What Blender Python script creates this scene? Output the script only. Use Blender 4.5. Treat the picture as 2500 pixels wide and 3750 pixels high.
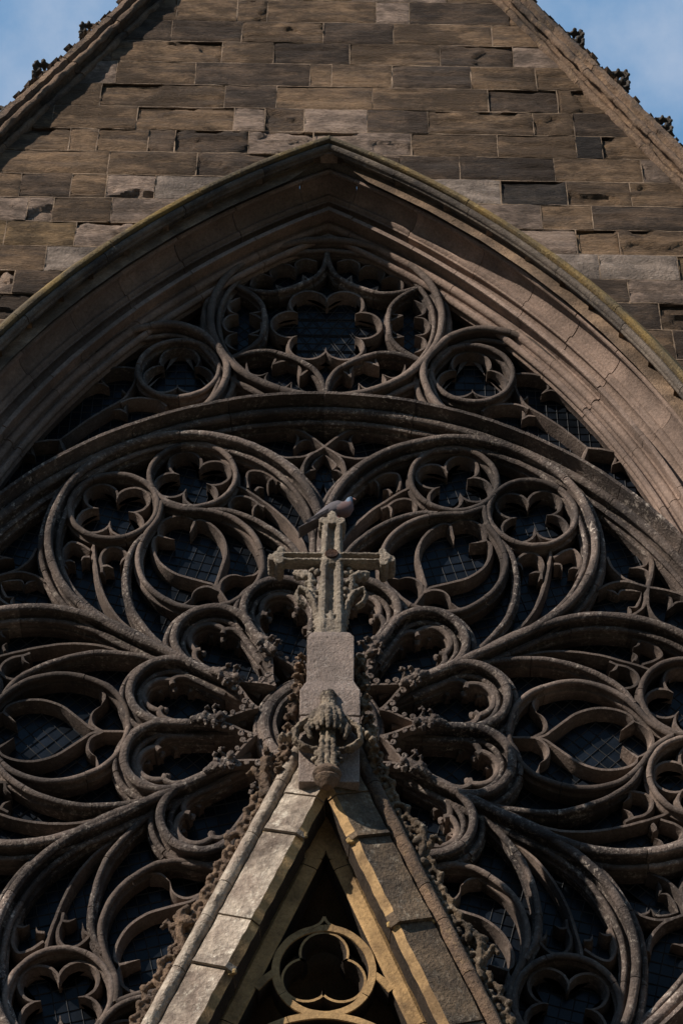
import bpy, bmesh, math, random
from math import sin, cos, pi, radians, hypot, atan2, sqrt
from mathutils import Vector, noise, Matrix

# ---------------------------------------------------------------- reset
for o in list(bpy.data.objects): bpy.data.objects.remove(o)
random.seed(7)
SC = bpy.context.scene
COL = SC.collection

# ---------------------------------------------------------------- camera, sky, sun, exposure
D = 12.6                       # metres from the lens to the front of the tracery
CAMX = 0.0726
PITCH, YAW, ROLL = 0.7405, 0.00643, 0.01099
cam_d = bpy.data.cameras.new('camera')
cam = bpy.data.objects.new('camera', cam_d); COL.objects.link(cam)
F = Vector((sin(YAW)*cos(PITCH), cos(YAW)*cos(PITCH), sin(PITCH)))
Rv = Vector((cos(YAW), -sin(YAW), 0)); Uv = Rv.cross(F)
R2 = cos(ROLL)*Rv + sin(ROLL)*Uv; U2 = -sin(ROLL)*Rv + cos(ROLL)*Uv
cam.matrix_world = Matrix(((R2.x, U2.x, -F.x, CAMX), (R2.y, U2.y, -F.y, -D), (R2.z, U2.z, -F.z, 0), (0, 0, 0, 1)))
cam_d.sensor_fit = 'VERTICAL'; cam_d.sensor_height = 36.0
cam_d.lens = 7667.7/3750*36.0
cam_d.clip_start = 0.1; cam_d.clip_end = 3000
SC.camera = cam

SUN_DIR = Vector((1.0, 0.78, -0.80)).normalized()     # the way the light travels
sun_d = bpy.data.lights.new('sun', 'SUN'); sun_d.energy = 5.0; sun_d.angle = radians(0.6); sun_d.color = (1.0, 0.90, 0.80)
sun = bpy.data.objects.new('sun', sun_d); COL.objects.link(sun)
sun.rotation_euler = SUN_DIR.to_track_quat('-Z', 'Y').to_euler()
elev = math.asin(-SUN_DIR.z); azim = atan2(-SUN_DIR.x, -SUN_DIR.y)
W = bpy.data.worlds.new('World'); SC.world = W; W.use_nodes = True
nt = W.node_tree; nt.nodes.clear()
wo = nt.nodes.new('ShaderNodeOutputWorld'); bg = nt.nodes.new('ShaderNodeBackground')
sky = nt.nodes.new('ShaderNodeTexSky'); sky.sky_type = 'NISHITA'; sky.sun_disc = False
sky.sun_elevation = elev; sky.sun_rotation = azim
sky.air_density = 1.0; sky.dust_density = 0.6; sky.ozone_density = 1.2
tc = nt.nodes.new('ShaderNodeTexCoord'); mp = nt.nodes.new('ShaderNodeMapping')
mp.inputs['Scale'].default_value = (5.0, 5.0, 3.2); mp.inputs['Rotation'].default_value = (0.3, 0.5, 0.2)
nz = nt.nodes.new('ShaderNodeTexNoise'); nz.inputs['Scale'].default_value = 1.6; nz.inputs['Detail'].default_value = 7; nz.inputs['Roughness'].default_value = 0.55
rp = nt.nodes.new('ShaderNodeValToRGB'); rp.color_ramp.elements[0].position = 0.50; rp.color_ramp.elements[1].position = 0.74
rp.color_ramp.elements[1].color = (0.6, 0.6, 0.6, 1)
mx = nt.nodes.new('ShaderNodeMixRGB'); mx.inputs['Color2'].default_value = (7.2, 7.6, 8.6, 1)
L = nt.links.new
L(tc.outputs['Generated'], mp.inputs['Vector']); L(mp.outputs['Vector'], nz.inputs['Vector']); L(nz.outputs['Fac'], rp.inputs['Fac'])
veil = nt.nodes.new('ShaderNodeMixRGB'); veil.inputs['Fac'].default_value = 0.85; veil.inputs['Color2'].default_value = (1.75, 3.8, 6.7, 1)
L(sky.outputs['Color'], veil.inputs['Color1'])
L(rp.outputs['Color'], mx.inputs['Fac']); L(veil.outputs['Color'], mx.inputs['Color1']); L(mx.outputs['Color'], bg.inputs['Color'])
bg.inputs['Strength'].default_value = 0.075
L(bg.outputs['Background'], wo.inputs['Surface'])
vs = SC.view_settings; vs.view_transform = 'Standard'; vs.look = 'None'; vs.gamma = 1.0; vs.exposure = 0.28; vs.use_curve_mapping = False
SC.render.engine = 'CYCLES'

# ---------------------------------------------------------------- materials (procedural, world-position based)
def mat(name, base, alt=None, dark=None, dark_amt=0.5, speck=None, speck_amt=0.0, rough=0.9, scale=3.0, bump=0.5, fine=60.0, streak=1.0, rnd=0.0, spec=0.25, dpos=0.0, stain=0.0, bdist=0.02, tone=0.0):
    m = bpy.data.materials.new(name); m.use_nodes = True
    t = m.node_tree; t.nodes.clear(); N = t.nodes.new; K = t.links.new
    out = N('ShaderNodeOutputMaterial'); b = N('ShaderNodeBsdfPrincipled'); K(b.outputs[0], out.inputs[0])
    b.inputs['Roughness'].default_value = rough; b.inputs['Specular IOR Level'].default_value = spec
    g = N('ShaderNodeNewGeometry'); pos = g.outputs['Position']
    oi = N('ShaderNodeObjectInfo')
    off = N('ShaderNodeVectorMath'); off.operation = 'ADD'
    mul = N('ShaderNodeVectorMath'); mul.operation = 'SCALE'; mul.inputs['Scale'].default_value = 7.0 if rnd else 0.0
    cmb = N('ShaderNodeCombineXYZ')
    for i in range(3): K(oi.outputs['Random'], cmb.inputs[i])
    K(cmb.outputs[0], mul.inputs[0]); K(pos, off.inputs[0]); K(mul.outputs[0], off.inputs[1])
    mpn = N('ShaderNodeMapping'); mpn.inputs['Scale'].default_value = (1, 1, streak); K(off.outputs[0], mpn.inputs['Vector'])
    vec = mpn.outputs[0]
    def nse(s, det=6, ro=0.6, v=vec):
        n = N('ShaderNodeTexNoise'); n.inputs['Scale'].default_value = s; n.inputs['Detail'].default_value = det; n.inputs['Roughness'].default_value = ro
        K(v, n.inputs['Vector']); return n.outputs['Fac']
    def ramp(f, a, c):
        r = N('ShaderNodeMapRange'); r.inputs[1].default_value = a; r.inputs[2].default_value = c; r.clamp = True; K(f, r.inputs[0]); return r.outputs[0]
    def mixc(f, c1, c2, amt=1.0, mode='MIX'):
        x = N('ShaderNodeMixRGB'); x.blend_type = mode
        if amt != 1.0:
            q = N('ShaderNodeMath'); q.operation = 'MULTIPLY'; q.inputs[1].default_value = amt; K(f, q.inputs[0]); f = q.outputs[0]
        K(f, x.inputs[0])
        for i, c in ((1, c1), (2, c2)):
            if isinstance(c, tuple): x.inputs[i].default_value = (*c, 1)
            else: K(c, x.inputs[i])
        return x.outputs[0]
    c = base
    n1 = nse(scale)
    c = mixc(ramp(n1, 0.35, 0.65), base, alt or tuple(v*0.75 for v in base))
    n2 = nse(scale*0.45, 8, 0.68)
    if dark: c = mixc(ramp(n2, 0.46-dpos, 0.62-dpos), c, dark, dark_amt)
    n3 = nse(fine, 4, 0.7)
    c = mixc(ramp(n3, 0.3, 0.7), c, (0.5, 0.5, 0.5), 0.35, 'OVERLAY') if False else c
    if speck:
        n4 = nse(fine*0.55, 5, 0.75)
        n5 = nse(scale*0.9+1.3, 4, 0.6)
        mm = N('ShaderNodeMath'); mm.operation = 'MULTIPLY'; K(ramp(n4, 0.52, 0.64), mm.inputs[0]); K(ramp(n5, 0.40, 0.6), mm.inputs[1])
        c = mixc(mm.outputs[0], c, speck, speck_amt)
    if stain:
        mps = N('ShaderNodeMapping'); mps.inputs['Scale'].default_value = (1.0, 1.0, 1.9); K(pos, mps.inputs['Vector'])
        n6 = nse(1.1, 9, 0.66, mps.outputs[0]); n7 = nse(5.5, 7, 0.7, mps.outputs[0])
        sm = N('ShaderNodeMath'); sm.operation = 'MULTIPLY_ADD'; K(n7, sm.inputs[0]); sm.inputs[1].default_value = 0.45; K(n6, sm.inputs[2])
        c = mixc(ramp(sm.outputs[0], 0.64, 0.79), c, tuple(v*0.22 for v in base), stain)
    vfac = ramp(n3, 0.2, 0.8)
    hv = N('ShaderNodeHueSaturation'); K(c, hv.inputs['Color'])
    if tone:
        ta = N('ShaderNodeAttribute'); ta.attribute_name = 'tone'
        tm = N('ShaderNodeMath'); tm.operation = 'MULTIPLY_ADD'; K(ta.outputs['Fac'], tm.inputs[0]); tm.inputs[1].default_value = tone; tm.inputs[2].default_value = 1.0
        hv2 = N('ShaderNodeHueSaturation'); K(c, hv2.inputs['Color']); K(tm.outputs[0], hv2.inputs['Value']); K(hv2.outputs[0], hv.inputs['Color'])
    ad = N('ShaderNodeMath'); ad.operation = 'MULTIPLY_ADD'; K(vfac, ad.inputs[0]); ad.inputs[1].default_value = 0.8; ad.inputs[2].default_value = 0.6
    if rnd:
        a2 = N('ShaderNodeMath'); a2.operation = 'MULTIPLY_ADD'; K(oi.outputs['Random'], a2.inputs[0]); a2.inputs[1].default_value = rnd; a2.inputs[2].default_value = 1-rnd/2
        a3 = N('ShaderNodeMath'); a3.operation = 'MULTIPLY'; K(ad.outputs[0], a3.inputs[0]); K(a2.outputs[0], a3.inputs[1]); K(a3.outputs[0], hv.inputs['Value'])
    else: K(ad.outputs[0], hv.inputs['Value'])
    K(hv.outputs[0], b.inputs['Base Color'])
    if bump:
        s1 = N('ShaderNodeMath'); s1.operation = 'MULTIPLY_ADD'; K(n1, s1.inputs[0]); s1.inputs[1].default_value = 1.4; K(n3, s1.inputs[2])
        bp = N('ShaderNodeBump'); bp.inputs['Strength'].default_value = bump; bp.inputs['Distance'].default_value = bdist; K(s1.outputs[0], bp.inputs['Height']); K(bp.outputs[0], b.inputs['Normal'])
    return m

M = {}
M['tracery'] = mat('tracery_stone', (0.185, 0.138, 0.110), (0.112, 0.086, 0.071), (0.028, 0.025, 0.024), 0.8, (0.42, 0.35, 0.29), 0.35, scale=2.4, bump=0.5, fine=50, stain=0.45, tone=1.0)
M['weathered'] = mat('weathered_roll_stone', (0.175, 0.133, 0.108), (0.092, 0.074, 0.064), (0.022, 0.020, 0.021), 0.8, (0.56, 0.48, 0.40), 0.8, scale=3.0, bump=0.8, fine=48, stain=0.4, bdist=.03, tone=1.0)
M['arch'] = mat('arch_stone', (0.30, 0.215, 0.168), (0.22, 0.16, 0.127), (0.10, 0.078, 0.066), 0.5, (0.38, 0.29, 0.23), 0.2, scale=2.0, bump=0.45, fine=40, rnd=0.25, stain=0.35)
M['moss'] = mat('mossy_fillet', (0.30, 0.19, 0.055), (0.17, 0.125, 0.055), (0.075, 0.062, 0.045), 0.9, (0.42, 0.33, 0.17), 0.4, scale=2.2, bump=0.9, fine=45, dpos=.05)
M['hood'] = mat('hood_stone', (0.165, 0.132, 0.103), (0.09, 0.075, 0.062), (0.026, 0.024, 0.024), 0.85, (0.30, 0.25, 0.19), 0.4, scale=3.5, bump=0.7, fine=45, rnd=0.2)
wallkw = dict(scale=3.4, bump=1.0, fine=26, streak=4.5, rnd=0.3, stain=0.85, bdist=0.045)
M['w_m'] = mat('wall_stone_brown', (0.29, 0.185, 0.104), (0.185, 0.118, 0.069), (0.07, 0.052, 0.04), 0.75, (0.38, 0.28, 0.19), 0.3, **wallkw)
M['w_d'] = mat('wall_stone_dark', (0.165, 0.108, 0.068), (0.10, 0.068, 0.046), (0.05, 0.04, 0.033), 0.75, (0.30, 0.21, 0.14), 0.3, dpos=0.02, **wallkw)
M['w_k'] = mat('wall_stone_soot', (0.065, 0.049, 0.037), (0.042, 0.034, 0.028), (0.03, 0.026, 0.024), 0.6, (0.22, 0.16, 0.11), 0.3, **wallkw)
M['w_p'] = mat('wall_stone_pale', (0.42, 0.305, 0.23), (0.32, 0.23, 0.17), (0.10, 0.075, 0.058), 0.55, (0.42, 0.34, 0.27), 0.3, dpos=-0.03, **wallkw)
M['w_g'] = mat('wall_stone_grey', (0.29, 0.225, 0.175), (0.16, 0.125, 0.10), (0.07, 0.055, 0.045), 0.7, (0.42, 0.36, 0.30), 0.4, scale=5, bump=0.7, fine=40, streak=1.5, rnd=0.2, stain=0.6)
M['w_y'] = mat('wall_stone_ochre', (0.29, 0.185, 0.09), (0.21, 0.138, 0.072), (0.09, 0.065, 0.042), 0.6, (0.40, 0.28, 0.15), 0.3, **wallkw)
M['mortar'] = mat('wall_core_mortar', (0.30, 0.205, 0.132), (0.19, 0.13, 0.087), (0.06, 0.047, 0.037), 0.6, None, scale=5, bump=0.6, fine=50, stain=0.7)
M['coping'] = mat('coping_stone', (0.20, 0.132, 0.085), (0.115, 0.078, 0.054), (0.035, 0.029, 0.025), 0.85, (0.34, 0.23, 0.12), 0.35, scale=4, bump=0.9, fine=40, rnd=0.3, bdist=0.03)
M['crocket'] = mat('blackened_crocket', (0.07, 0.06, 0.05), (0.045, 0.04, 0.036), None, 0, (0.2, 0.16, 0.12), 0.3, scale=6, bump=0.6, fine=50)
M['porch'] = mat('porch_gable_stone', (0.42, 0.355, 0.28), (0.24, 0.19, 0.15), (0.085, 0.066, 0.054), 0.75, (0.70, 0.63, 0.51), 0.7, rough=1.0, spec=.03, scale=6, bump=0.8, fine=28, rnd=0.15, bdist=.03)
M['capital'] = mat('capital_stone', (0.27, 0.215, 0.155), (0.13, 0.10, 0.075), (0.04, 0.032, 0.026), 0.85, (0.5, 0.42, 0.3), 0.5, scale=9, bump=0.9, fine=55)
M['porchdark'] = mat('porch_shade_and_lichen', (0.165, 0.115, 0.070), (0.09, 0.065, 0.043), (0.032, 0.028, 0.024), 0.8, (0.34, 0.29, 0.22), 0.55, scale=4, bump=0.8, fine=40, rnd=0.15, bdist=.03)  # right side's shade mixed into the colour, along with black lichen
M['ochre'] = mat('porch_ochre_stone', (0.43, 0.275, 0.125), (0.32, 0.205, 0.095), (0.06, 0.037, 0.022), 0.7, (0.45, 0.33, 0.18), 0.2, scale=4, bump=0.4, fine=50)
M['recess_shade'] = mat('recess_shade_stone', (0.050, 0.036, 0.025), (0.028, 0.021, 0.016), (0.014, 0.011, 0.009), 0.6, (0.14, 0.09, 0.05), 0.25, scale=5, bump=0.6, fine=45)  # dark stone that paints shade onto the gable's recessed faces
M['crust'] = mat('orange_lichen_ledge', (0.46, 0.30, 0.11), (0.34, 0.26, 0.15), (0.15, 0.10, 0.06), 0.4, (0.6, 0.5, 0.3), 0.4, scale=9, bump=0.9, fine=60)
M['cross'] = mat('cross_stone', (0.34, 0.285, 0.215), (0.24, 0.195, 0.15), (0.09, 0.072, 0.058), 0.65, (0.58, 0.51, 0.42), 0.5, scale=7, bump=1.0, fine=60, bdist=.03)
M['pedestal'] = mat('pedestal_stone', (0.27, 0.21, 0.175), (0.20, 0.16, 0.135), (0.12, 0.09, 0.075), 0.5, (0.46, 0.40, 0.35), 0.55, scale=5, bump=0.9, fine=75)
M['rust'] = mat('rusty_roundel', (0.11, 0.05, 0.025), (0.05, 0.026, 0.016), (0.02, 0.014, 0.012), 0.6, (0.2, 0.12, 0.07), 0.4, scale=14, bump=1.0, fine=90)
M['lead'] = mat('lead_came', (0.045, 0.047, 0.05), (0.025, 0.027, 0.03), None, 0, None, rough=0.8, scale=4, bump=0.0, spec=0.15)
M['ground'] = mat('paving', (0.15, 0.13, 0.105), (0.11, 0.10, 0.08), None, 0, None, scale=0.8, bump=0.2, fine=20)

def glassmat():
    m = mat('leaded_glass', (0.010, 0.014, 0.021), (0.005, 0.007, 0.010), (0.003, 0.004, 0.005), 0.6, None, rough=0.3, scale=3, bump=0.0, rnd=0.9, spec=0.12)
    return m
M['glass'] = glassmat()

# ---------------------------------------------------------------- helpers
def smooth(me, ang=38):
    for p in me.polygons: p.use_smooth = True
    try: me.set_sharp_from_angle(angle=radians(ang))
    except Exception: pass

def mesh(name, verts, faces, ang=38):
    me = bpy.data.meshes.new(name); me.from_pydata([tuple(v) for v in verts], [], faces); me.validate(); me.update()
    bm = bmesh.new(); bm.from_mesh(me); bmesh.ops.recalc_face_normals(bm, faces=bm.faces); bm.to_mesh(me); bm.free()
    if ang: smooth(me, ang)
    return me

def O(name, me, m=None, parent=None, loc=None, ry=None):
    o = bpy.data.objects.new(name, me); COL.objects.link(o)
    if parent is not None: o.parent = parent
    if loc is not None: o.location = loc
    if ry is not None: o.rotation_euler = (0, ry, 0)
    if m is not None and me is not None and len(me.materials) == 0: me.materials.append(m if not isinstance(m, str) else M[m])
    return o

def thing(name, label, cat, loc=(0, 0, 0), group=None):
    o = bpy.data.objects.new(name, None); COL.objects.link(o); o.location = loc; o.empty_display_size = 0.2
    o['label'] = label; o['category'] = cat
    if group: o['group'] = group
    return o

def tag(o, label, cat, group=None):
    o['label'] = label; o['category'] = cat
    if group: o['group'] = group
    return o

def cr(pts, n=8, closed=False):
    """Catmull-Rom through 2-D points"""
    P = [Vector(p) for p in pts]; out = []
    m = len(P); segs = m if closed else m-1
    for i in range(segs):
        p1, p2 = P[i], P[(i+1) % m]
        p0 = P[i-1] if (closed or i > 0) else p1*2-p2
        p3 = P[(i+2) % m] if (closed or i+2 < m) else p2*2-p1
        for k in range(n):
            t = k/n; t2 = t*t; t3 = t2*t
            out.append(0.5*((2*p1)+(p2-p0)*t+(2*p0-5*p1+4*p2-p3)*t2+(3*p1-p0-3*p2+p3)*t3))
    if not closed: out.append(P[-1])
    return [(p.x, p.y) for p in out]

def arc(cx, cz, r, a0, a1, n=None):
    n = n or max(4, int(abs(a1-a0)/7)+1)
    return [(cx+r*cos(radians(a0+(a1-a0)*i/n)), cz+r*sin(radians(a0+(a1-a0)*i/n))) for i in range(n+1)]

def resample(path, step):
    out = [Vector(path[0])]; 
    for p in path[1:]:
        p = Vector(p); d = (p-out[-1]).length
        while d > step:
            out.append(out[-1]+(p-out[-1])*(step/d)); d = (p-out[-1]).length
    out.append(Vector(path[-1]))
    if len(out) > 2 and (out[-1]-out[-2]).length < step*0.3: out.pop(-2)
    return [(p.x, p.y) for p in out]

def sweep(V, Fc, path, prof, closed=False, y0=0.0, taper=None):
    """sweep a closed profile [(n,y)] along a path [(x,z)]; appends to V, Fc"""
    P = [Vector(p) for p in path]
    if closed and (P[0]-P[-1]).length < 1e-6: P.pop()
    m = len(P); k = len(prof); b = len(V)
    for i in range(m):
        a = P[i-1] if (closed or i > 0) else P[i]
        c = P[(i+1) % m] if (closed or i < m-1) else P[i]
        t = (c-a).normalized(); n = Vector((-t.y, t.x))
        s = taper(i/(m-1)) if taper else (1.0, 0.0)
        for (pn, py) in prof:
            q = P[i]+n*pn*s[0]
            V.append((q.x, y0+py+s[1], q.y))
    for i in range(m if closed else m-1):
        j = (i+1) % m
        for q in range(k):
            w = (q+1) % k
            Fc.append((b+i*k+q, b+i*k+w, b+j*k+w, b+j*k+q))
    if not closed:
        Fc.append(tuple(b+q for q in range(k))); Fc.append(tuple(b+(m-1)*k+q for q in reversed(range(k))))

def cut(path, lengths, gap=0.005):
    """cut a path into pieces of about the given lengths with a joint gap between them"""
    path = resample(path, 0.03)
    S = [0.0]
    for a, b in zip(path, path[1:]): S.append(S[-1]+hypot(b[0]-a[0], b[1]-a[1]))
    tot = S[-1]
    def at(s):
        for i in range(len(S)-1):
            if S[i+1] >= s:
                f = (s-S[i])/max(1e-9, S[i+1]-S[i]); return (path[i][0]+(path[i+1][0]-path[i][0])*f, path[i][1]+(path[i+1][1]-path[i][1])*f)
        return path[-1]
    n = max(1, round(tot/lengths)); out = []
    ed = [0.0]+[tot*(i+random.uniform(-0.18, 0.18))/n for i in range(1, n)]+[tot]
    for s0, s1 in zip(ed, ed[1:]):
        a = s0+(gap/2 if s0 > 0 else 0); c = s1-(gap/2 if s1 < tot else 0)
        out.append([at(a)]+[p for p, s in zip(path, S) if a+0.008 < s < c-0.008]+[at(c)])
    return out

def tipt(t): return (min(1.0, .12+t*2.6, .12+(1-t)*2.6), 0.0)
def tipe(t): return (min(1.0, .10+(1-t)*1.5), 0.0)
def bar(paths, prof, name='bar', stones=None, gap=0.005, closed=False, y0=0.0, ang=38, taper=None):
    """one mesh from one or more swept paths; each stone keeps its own tone, edges are hand-cut, not perfect"""
    V, Fc, T = [], [], []
    for p in paths:
        if stones:
            for q in cut(p, stones, gap):
                sweep(V, Fc, q, prof, False, y0+random.uniform(-0.003, 0.003)); T += [random.choice((-.32, -.2, -.1, 0, 0, .1, .25, .5))]*(len(V)-len(T))
        else:
            sweep(V, Fc, p, prof, closed, y0, taper); T += [random.uniform(-.2, .2)]*(len(V)-len(T))
    return toned(name, V, Fc, T, ang)

def toned(name, V, Fc, T, ang=38):
    W_ = []
    for x, y, z in V:
        q = Vector((x, y, z)); n1 = noise.noise_vector(q*2.6)*.006; n2 = noise.noise_vector(q*13+Vector((7, 3, 1)))*.0028
        W_.append((x+n1.x+n2.x, y+n2.y, z+n1.z+n2.z))
    me = mesh(name, W_, Fc, ang)
    if len(me.vertices) == len(T):
        at = me.attributes.new('tone', 'FLOAT', 'POINT'); at.data.foreach_set('value', T)
    return me

def sym(half):
    """profile given for n>=0 from the front middle to the back, mirrored into a closed loop"""
    return half+[(-n, y) for n, y in reversed(half) if n > 1e-6]

PA = sym([(0, 0), (.012, .002), (.023, .009), (.031, .020), (.034, .033), (.031, .046), (.022, .056), (.013, .066), (.011, .10), (.014, .125), (.028, .138), (.040, .134), (.044, .118), (.046, .103), (.055, .091), (.068, .086), (.081, .090), (.090, .101), (.091, .116), (.083, .128), (.071, .14), (.069, .158), (.080, .168), (.100, .169), (.104, .184), (.093, .215), (.088, .30)])
PB = sym([(0, .080), (.010, .082), (.019, .089), (.024, .100), (.023, .112), (.015, .122), (.010, .134), (.012, .152), (.022, .160), (.036, .161), (.039, .175), (.030, .205), (.029, .30)])
PC = sym([(0, .149), (.0095, .150), (.0125, .166), (.026, .20), (.030, .30)])
PD = sym([(0, .185), (.008, .186), (.011, .20), (.022, .23), (.025, .30)])
PG = [(-.10, .30), (-.105, .21), (-.115, .18), (-.110, .165), (-.088, .163), (-.078, .150), (-.086, .132), (-.096, .118), (-.098, .102), (-.088, .089), (-.074, .085), (-.060, .090), (-.050, .104), (-.047, .125), (-.032, .136), (-.016, .122), (-.013, .09), (-.016, .066), (-.028, .056), (-.036, .042), (-.036, .026), (-.026, .010), (-.013, .002), (0, 0), (.013, .002), (.026, .010), (.036, .026), (.038, .04), (.046, .05), (.056, .045), (.066, .0), (.07, -.055), (.072, -.10), (.098, -.105), (.102, -.08), (.135, .05), (.15, .30)]

ZC = 9.387                                  # height of the wheel's centre above the lens
def P2(u, v, a):                            # wheel-sector coordinates -> facade
    a = radians(a); return (v*cos(a)+u*sin(a), ZC+v*sin(a)-u*cos(a))

def foil_paths(cx, cz, n, d, R, rot, tip):
    """outline arcs of an n-foil: list of paths, one per foil, each from cusp tip to cusp tip"""
    out = []; half = pi/n
    for k in range(n):
        a = radians(rot)+2*pi*k/n
        fx, fz = cx+d*cos(a), cz+d*sin(a)
        h = d*sin(half); g = d*cos(half)+(sqrt(R*R-h*h) if R > h else 0)
        pts = []
        for sgn in (-1, 1):
            e = a+sgn*half; pts.append((cx+g*cos(e), cz+g*sin(e), cx+tip*cos(e), cz+tip*sin(e)))
        b0 = atan2(pts[0][1]-fz, pts[0][0]-fx)-a; b1 = atan2(pts[1][1]-fz, pts[1][0]-fx)-a
        b0 = (b0+pi) % (2*pi)-pi; b1 = (b1+pi) % (2*pi)-pi
        if b0 > 0: b0 -= 2*pi
        if b1 < 0: b1 += 2*pi
        arcp = [(fx+R*cos(a+b0+(b1-b0)*i/16), fz+R*sin(a+b0+(b1-b0)*i/16)) for i in range(17)]
        out.append([pts[0][2:]]+arcp+[pts[1][2:]])
    return out

def eye_plates(V, Fc, fp, y=0.235):
    n = len(fp)
    for k in range(n):
        a = fp[k]; c = fp[k-1]
        h = len(a)//2
        poly = a[:h+1]+c[h:-1]
        b = len(V); V += [(x, y, z) for x, z in poly]; Fc.append(tuple(range(b, b+len(poly))))

def foils(cx, cz, n, d, R, rot, tip, prof=PC, plate=True, name='cusps'):
    fp = foil_paths(cx, cz, n, d, R, rot, tip); V, Fc = [], []
    for p in fp: sweep(V, Fc, resample(p, .02), prof, False, 0, lambda t: (min(1.0, .2+t*6, .2+(1-t)*6), 0.0))
    if plate: eye_plates(V, Fc, fp)
    return mesh(name, V, Fc, 38)

# ================================================================ GROUND
gm = mesh('ground', [(-400, -400, -1.6), (400, -400, -1.6), (400, 400, -1.6), (-400, 400, -1.6)], [(0, 1, 2, 3)], None)
g = O('ground', gm, 'ground'); g['kind'] = 'structure'
V, Fc = [], []  # added unseen hill behind the camera, blocks low skylight from the window
HP = [(24, -1.7), (28, 2.5), (34, 9.5), (42, 15.5), (55, 20.0), (80, 24.0), (140, 27.0), (260, 10.0), (300, -3.0)]
NA = 60
for i in range(NA+1):
    an = radians(180+8+164*i/NA)
    for r, h in HP:
        k_ = 1+.10*noise.noise(Vector((i*.5, r*.05, 0)))
        V.append((r*k_*cos(an)*1.15, -6+r*k_*sin(an), h*(1+.12*noise.noise(Vector((i*.9, r*.11, 5)))) if h > 0 else h))
for i in range(NA):
    for j in range(len(HP)-1):
        a_ = i*len(HP)+j; Fc.append((a_, a_+1, a_+len(HP)+1, a_+len(HP)))
hl = O('skylight_blocker', mesh('skylight_blocker', V, Fc, 60), mat('blocker_green', (.045, .06, .022), (.03, .04, .016), None, 0, None, scale=.4, bump=.6, fine=3)); hl['kind'] = 'structure'

# ================================================================ WALL WITH COURSED BLOCKS
AXC, AZC, AR = 3.569, 9.254, 6.908           # arch centres (mirrored), spring height, radius of the main roll
WY = -0.55                                   # wall face
def arch_x(z, n):                            # half width of the arch at offset n
    r = AR+n
    if z <= AZC: return r-AXC
    q = r*r-(z-AZC)**2
    return sqrt(q)-AXC if q > AXC*AXC else 0.0
RS = 1.86; RAPEX = 21.10                     # rake slope, apex of the coping's inner line
def rake_x(z): return (RAPEX-z)/RS

wall = thing('gable_wall', 'weathered brown stone gable wall above the great pointed window', 'wall', (0, WY, -1.6))
inv = (0, -WY, 1.6)                          # children are written in world coordinates
def WO(name, me, m): return O(name, me, m, wall, inv)
V, Fc = [], []
zs = [-1.6+0.4*i for i in range(57)]+[21.05]
for s in (-1, 1):
    for z0, z1 in zip(zs, zs[1:]):
        xa0, xa1 = arch_x(z0, .22), arch_x(z1, .22)
        xo0, xo1 = min(9.5, rake_x(z0)+.05), min(9.5, rake_x(z1)+.05)
        if z0 < 5.7: xa0 = xa1 = 0
        b = len(V)
        V += [(s*xa0, WY+.085, z0), (s*xo0, WY+.085, z0), (s*xo1, WY+.085, z1), (s*xa1, WY+.085, z1)]; Fc.append((b, b+1, b+2, b+3))
core = WO('wall_core', mesh('wall_core', V, Fc, None), 'mortar')

def block_mesh(x0, x1, z0, z1, amp, seed, cuts, erode=0.0):
    """one ashlar: gridded, roughened front with worn edges, optional spalled scar; cut by planes"""
    g = 0.003; x0 += g; x1 -= g; z0 += g; z1 -= g
    nx = max(6, int((x1-x0)/0.032)); nzc = max(8, int((z1-z0)/0.028))
    V, Fc = [], []
    off = Vector((seed*3.7, seed*1.3, seed*2.1))
    for j in range(nzc+1):
        for i in range(nx+1):
            x = x0+(x1-x0)*i/nx; z = z0+(z1-z0)*j/nzc
            e = min(i, nx-i, j, nzc-j)
            p = Vector((x*1.0, 0, z*2.6))+off
            y = noise.fractal(p*3.0, 0.9, 2.0, 4)*amp
            bed = noise.noise(Vector((x*0.8, 1, z*9.0))+off)+.6*noise.noise(Vector((x*1.6, 4, z*23))+off)
            y += max(0, bed)*amp*2.2
            if erode:
                q = noise.fractal(Vector((x*1.5, 0, z*2.0))+off*1.7, 0.9, 2.0, 3)
                q += .35*noise.noise(Vector((x*6, 2, z*9))+off)
                if q > 0.02: y += erode*min(1, (q-.02)*16)+abs(noise.noise(Vector((x*6, 3, z*12))))*erode*0.6
            if e == 0:
                y += 0.006+0.010*abs(noise.noise(p*4)); 
                x += noise.noise(p*5)*0.004; z += noise.noise(p*6+Vector((5, 5, 5)))*0.004
            V.append((x, WY-0.012+y, z))
    w = nx+1
    for j in range(nzc):
        for i in range(nx): Fc.append((j*w+i, j*w+i+1, (j+1)*w+i+1, (j+1)*w+i))
    # sides back into the wall
    rim = [i for i in range(w)]+[j*w+nx for j in range(1, nzc+1)]+[nzc*w+i for i in range(nx-1, -1, -1)]+[j*w for j in range(nzc-1, 0, -1)]
    b = len(V)
    for r in rim: V.append((V[r][0], WY+0.10, V[r][2]))
    m = len(rim)
    for k in range(m): Fc.append((rim[k], rim[(k+1) % m], b+(k+1) % m, b+k))
    me = bpy.data.meshes.new('stone_block'); me.from_pydata(V, [], Fc); me.update()
    bm = bmesh.new(); bm.from_mesh(me)
    for co, no in cuts:
        bmesh.ops.bisect_plane(bm, geom=bm.verts[:]+bm.edges[:]+bm.faces[:], plane_co=co, plane_no=no, clear_outer=True)
    bmesh.ops.recalc_face_normals(bm, faces=bm.faces)
    ok = len(bm.faces) > 3
    bm.to_mesh(me); bm.free(); smooth(me, 40)
    return me if ok else None

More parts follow.
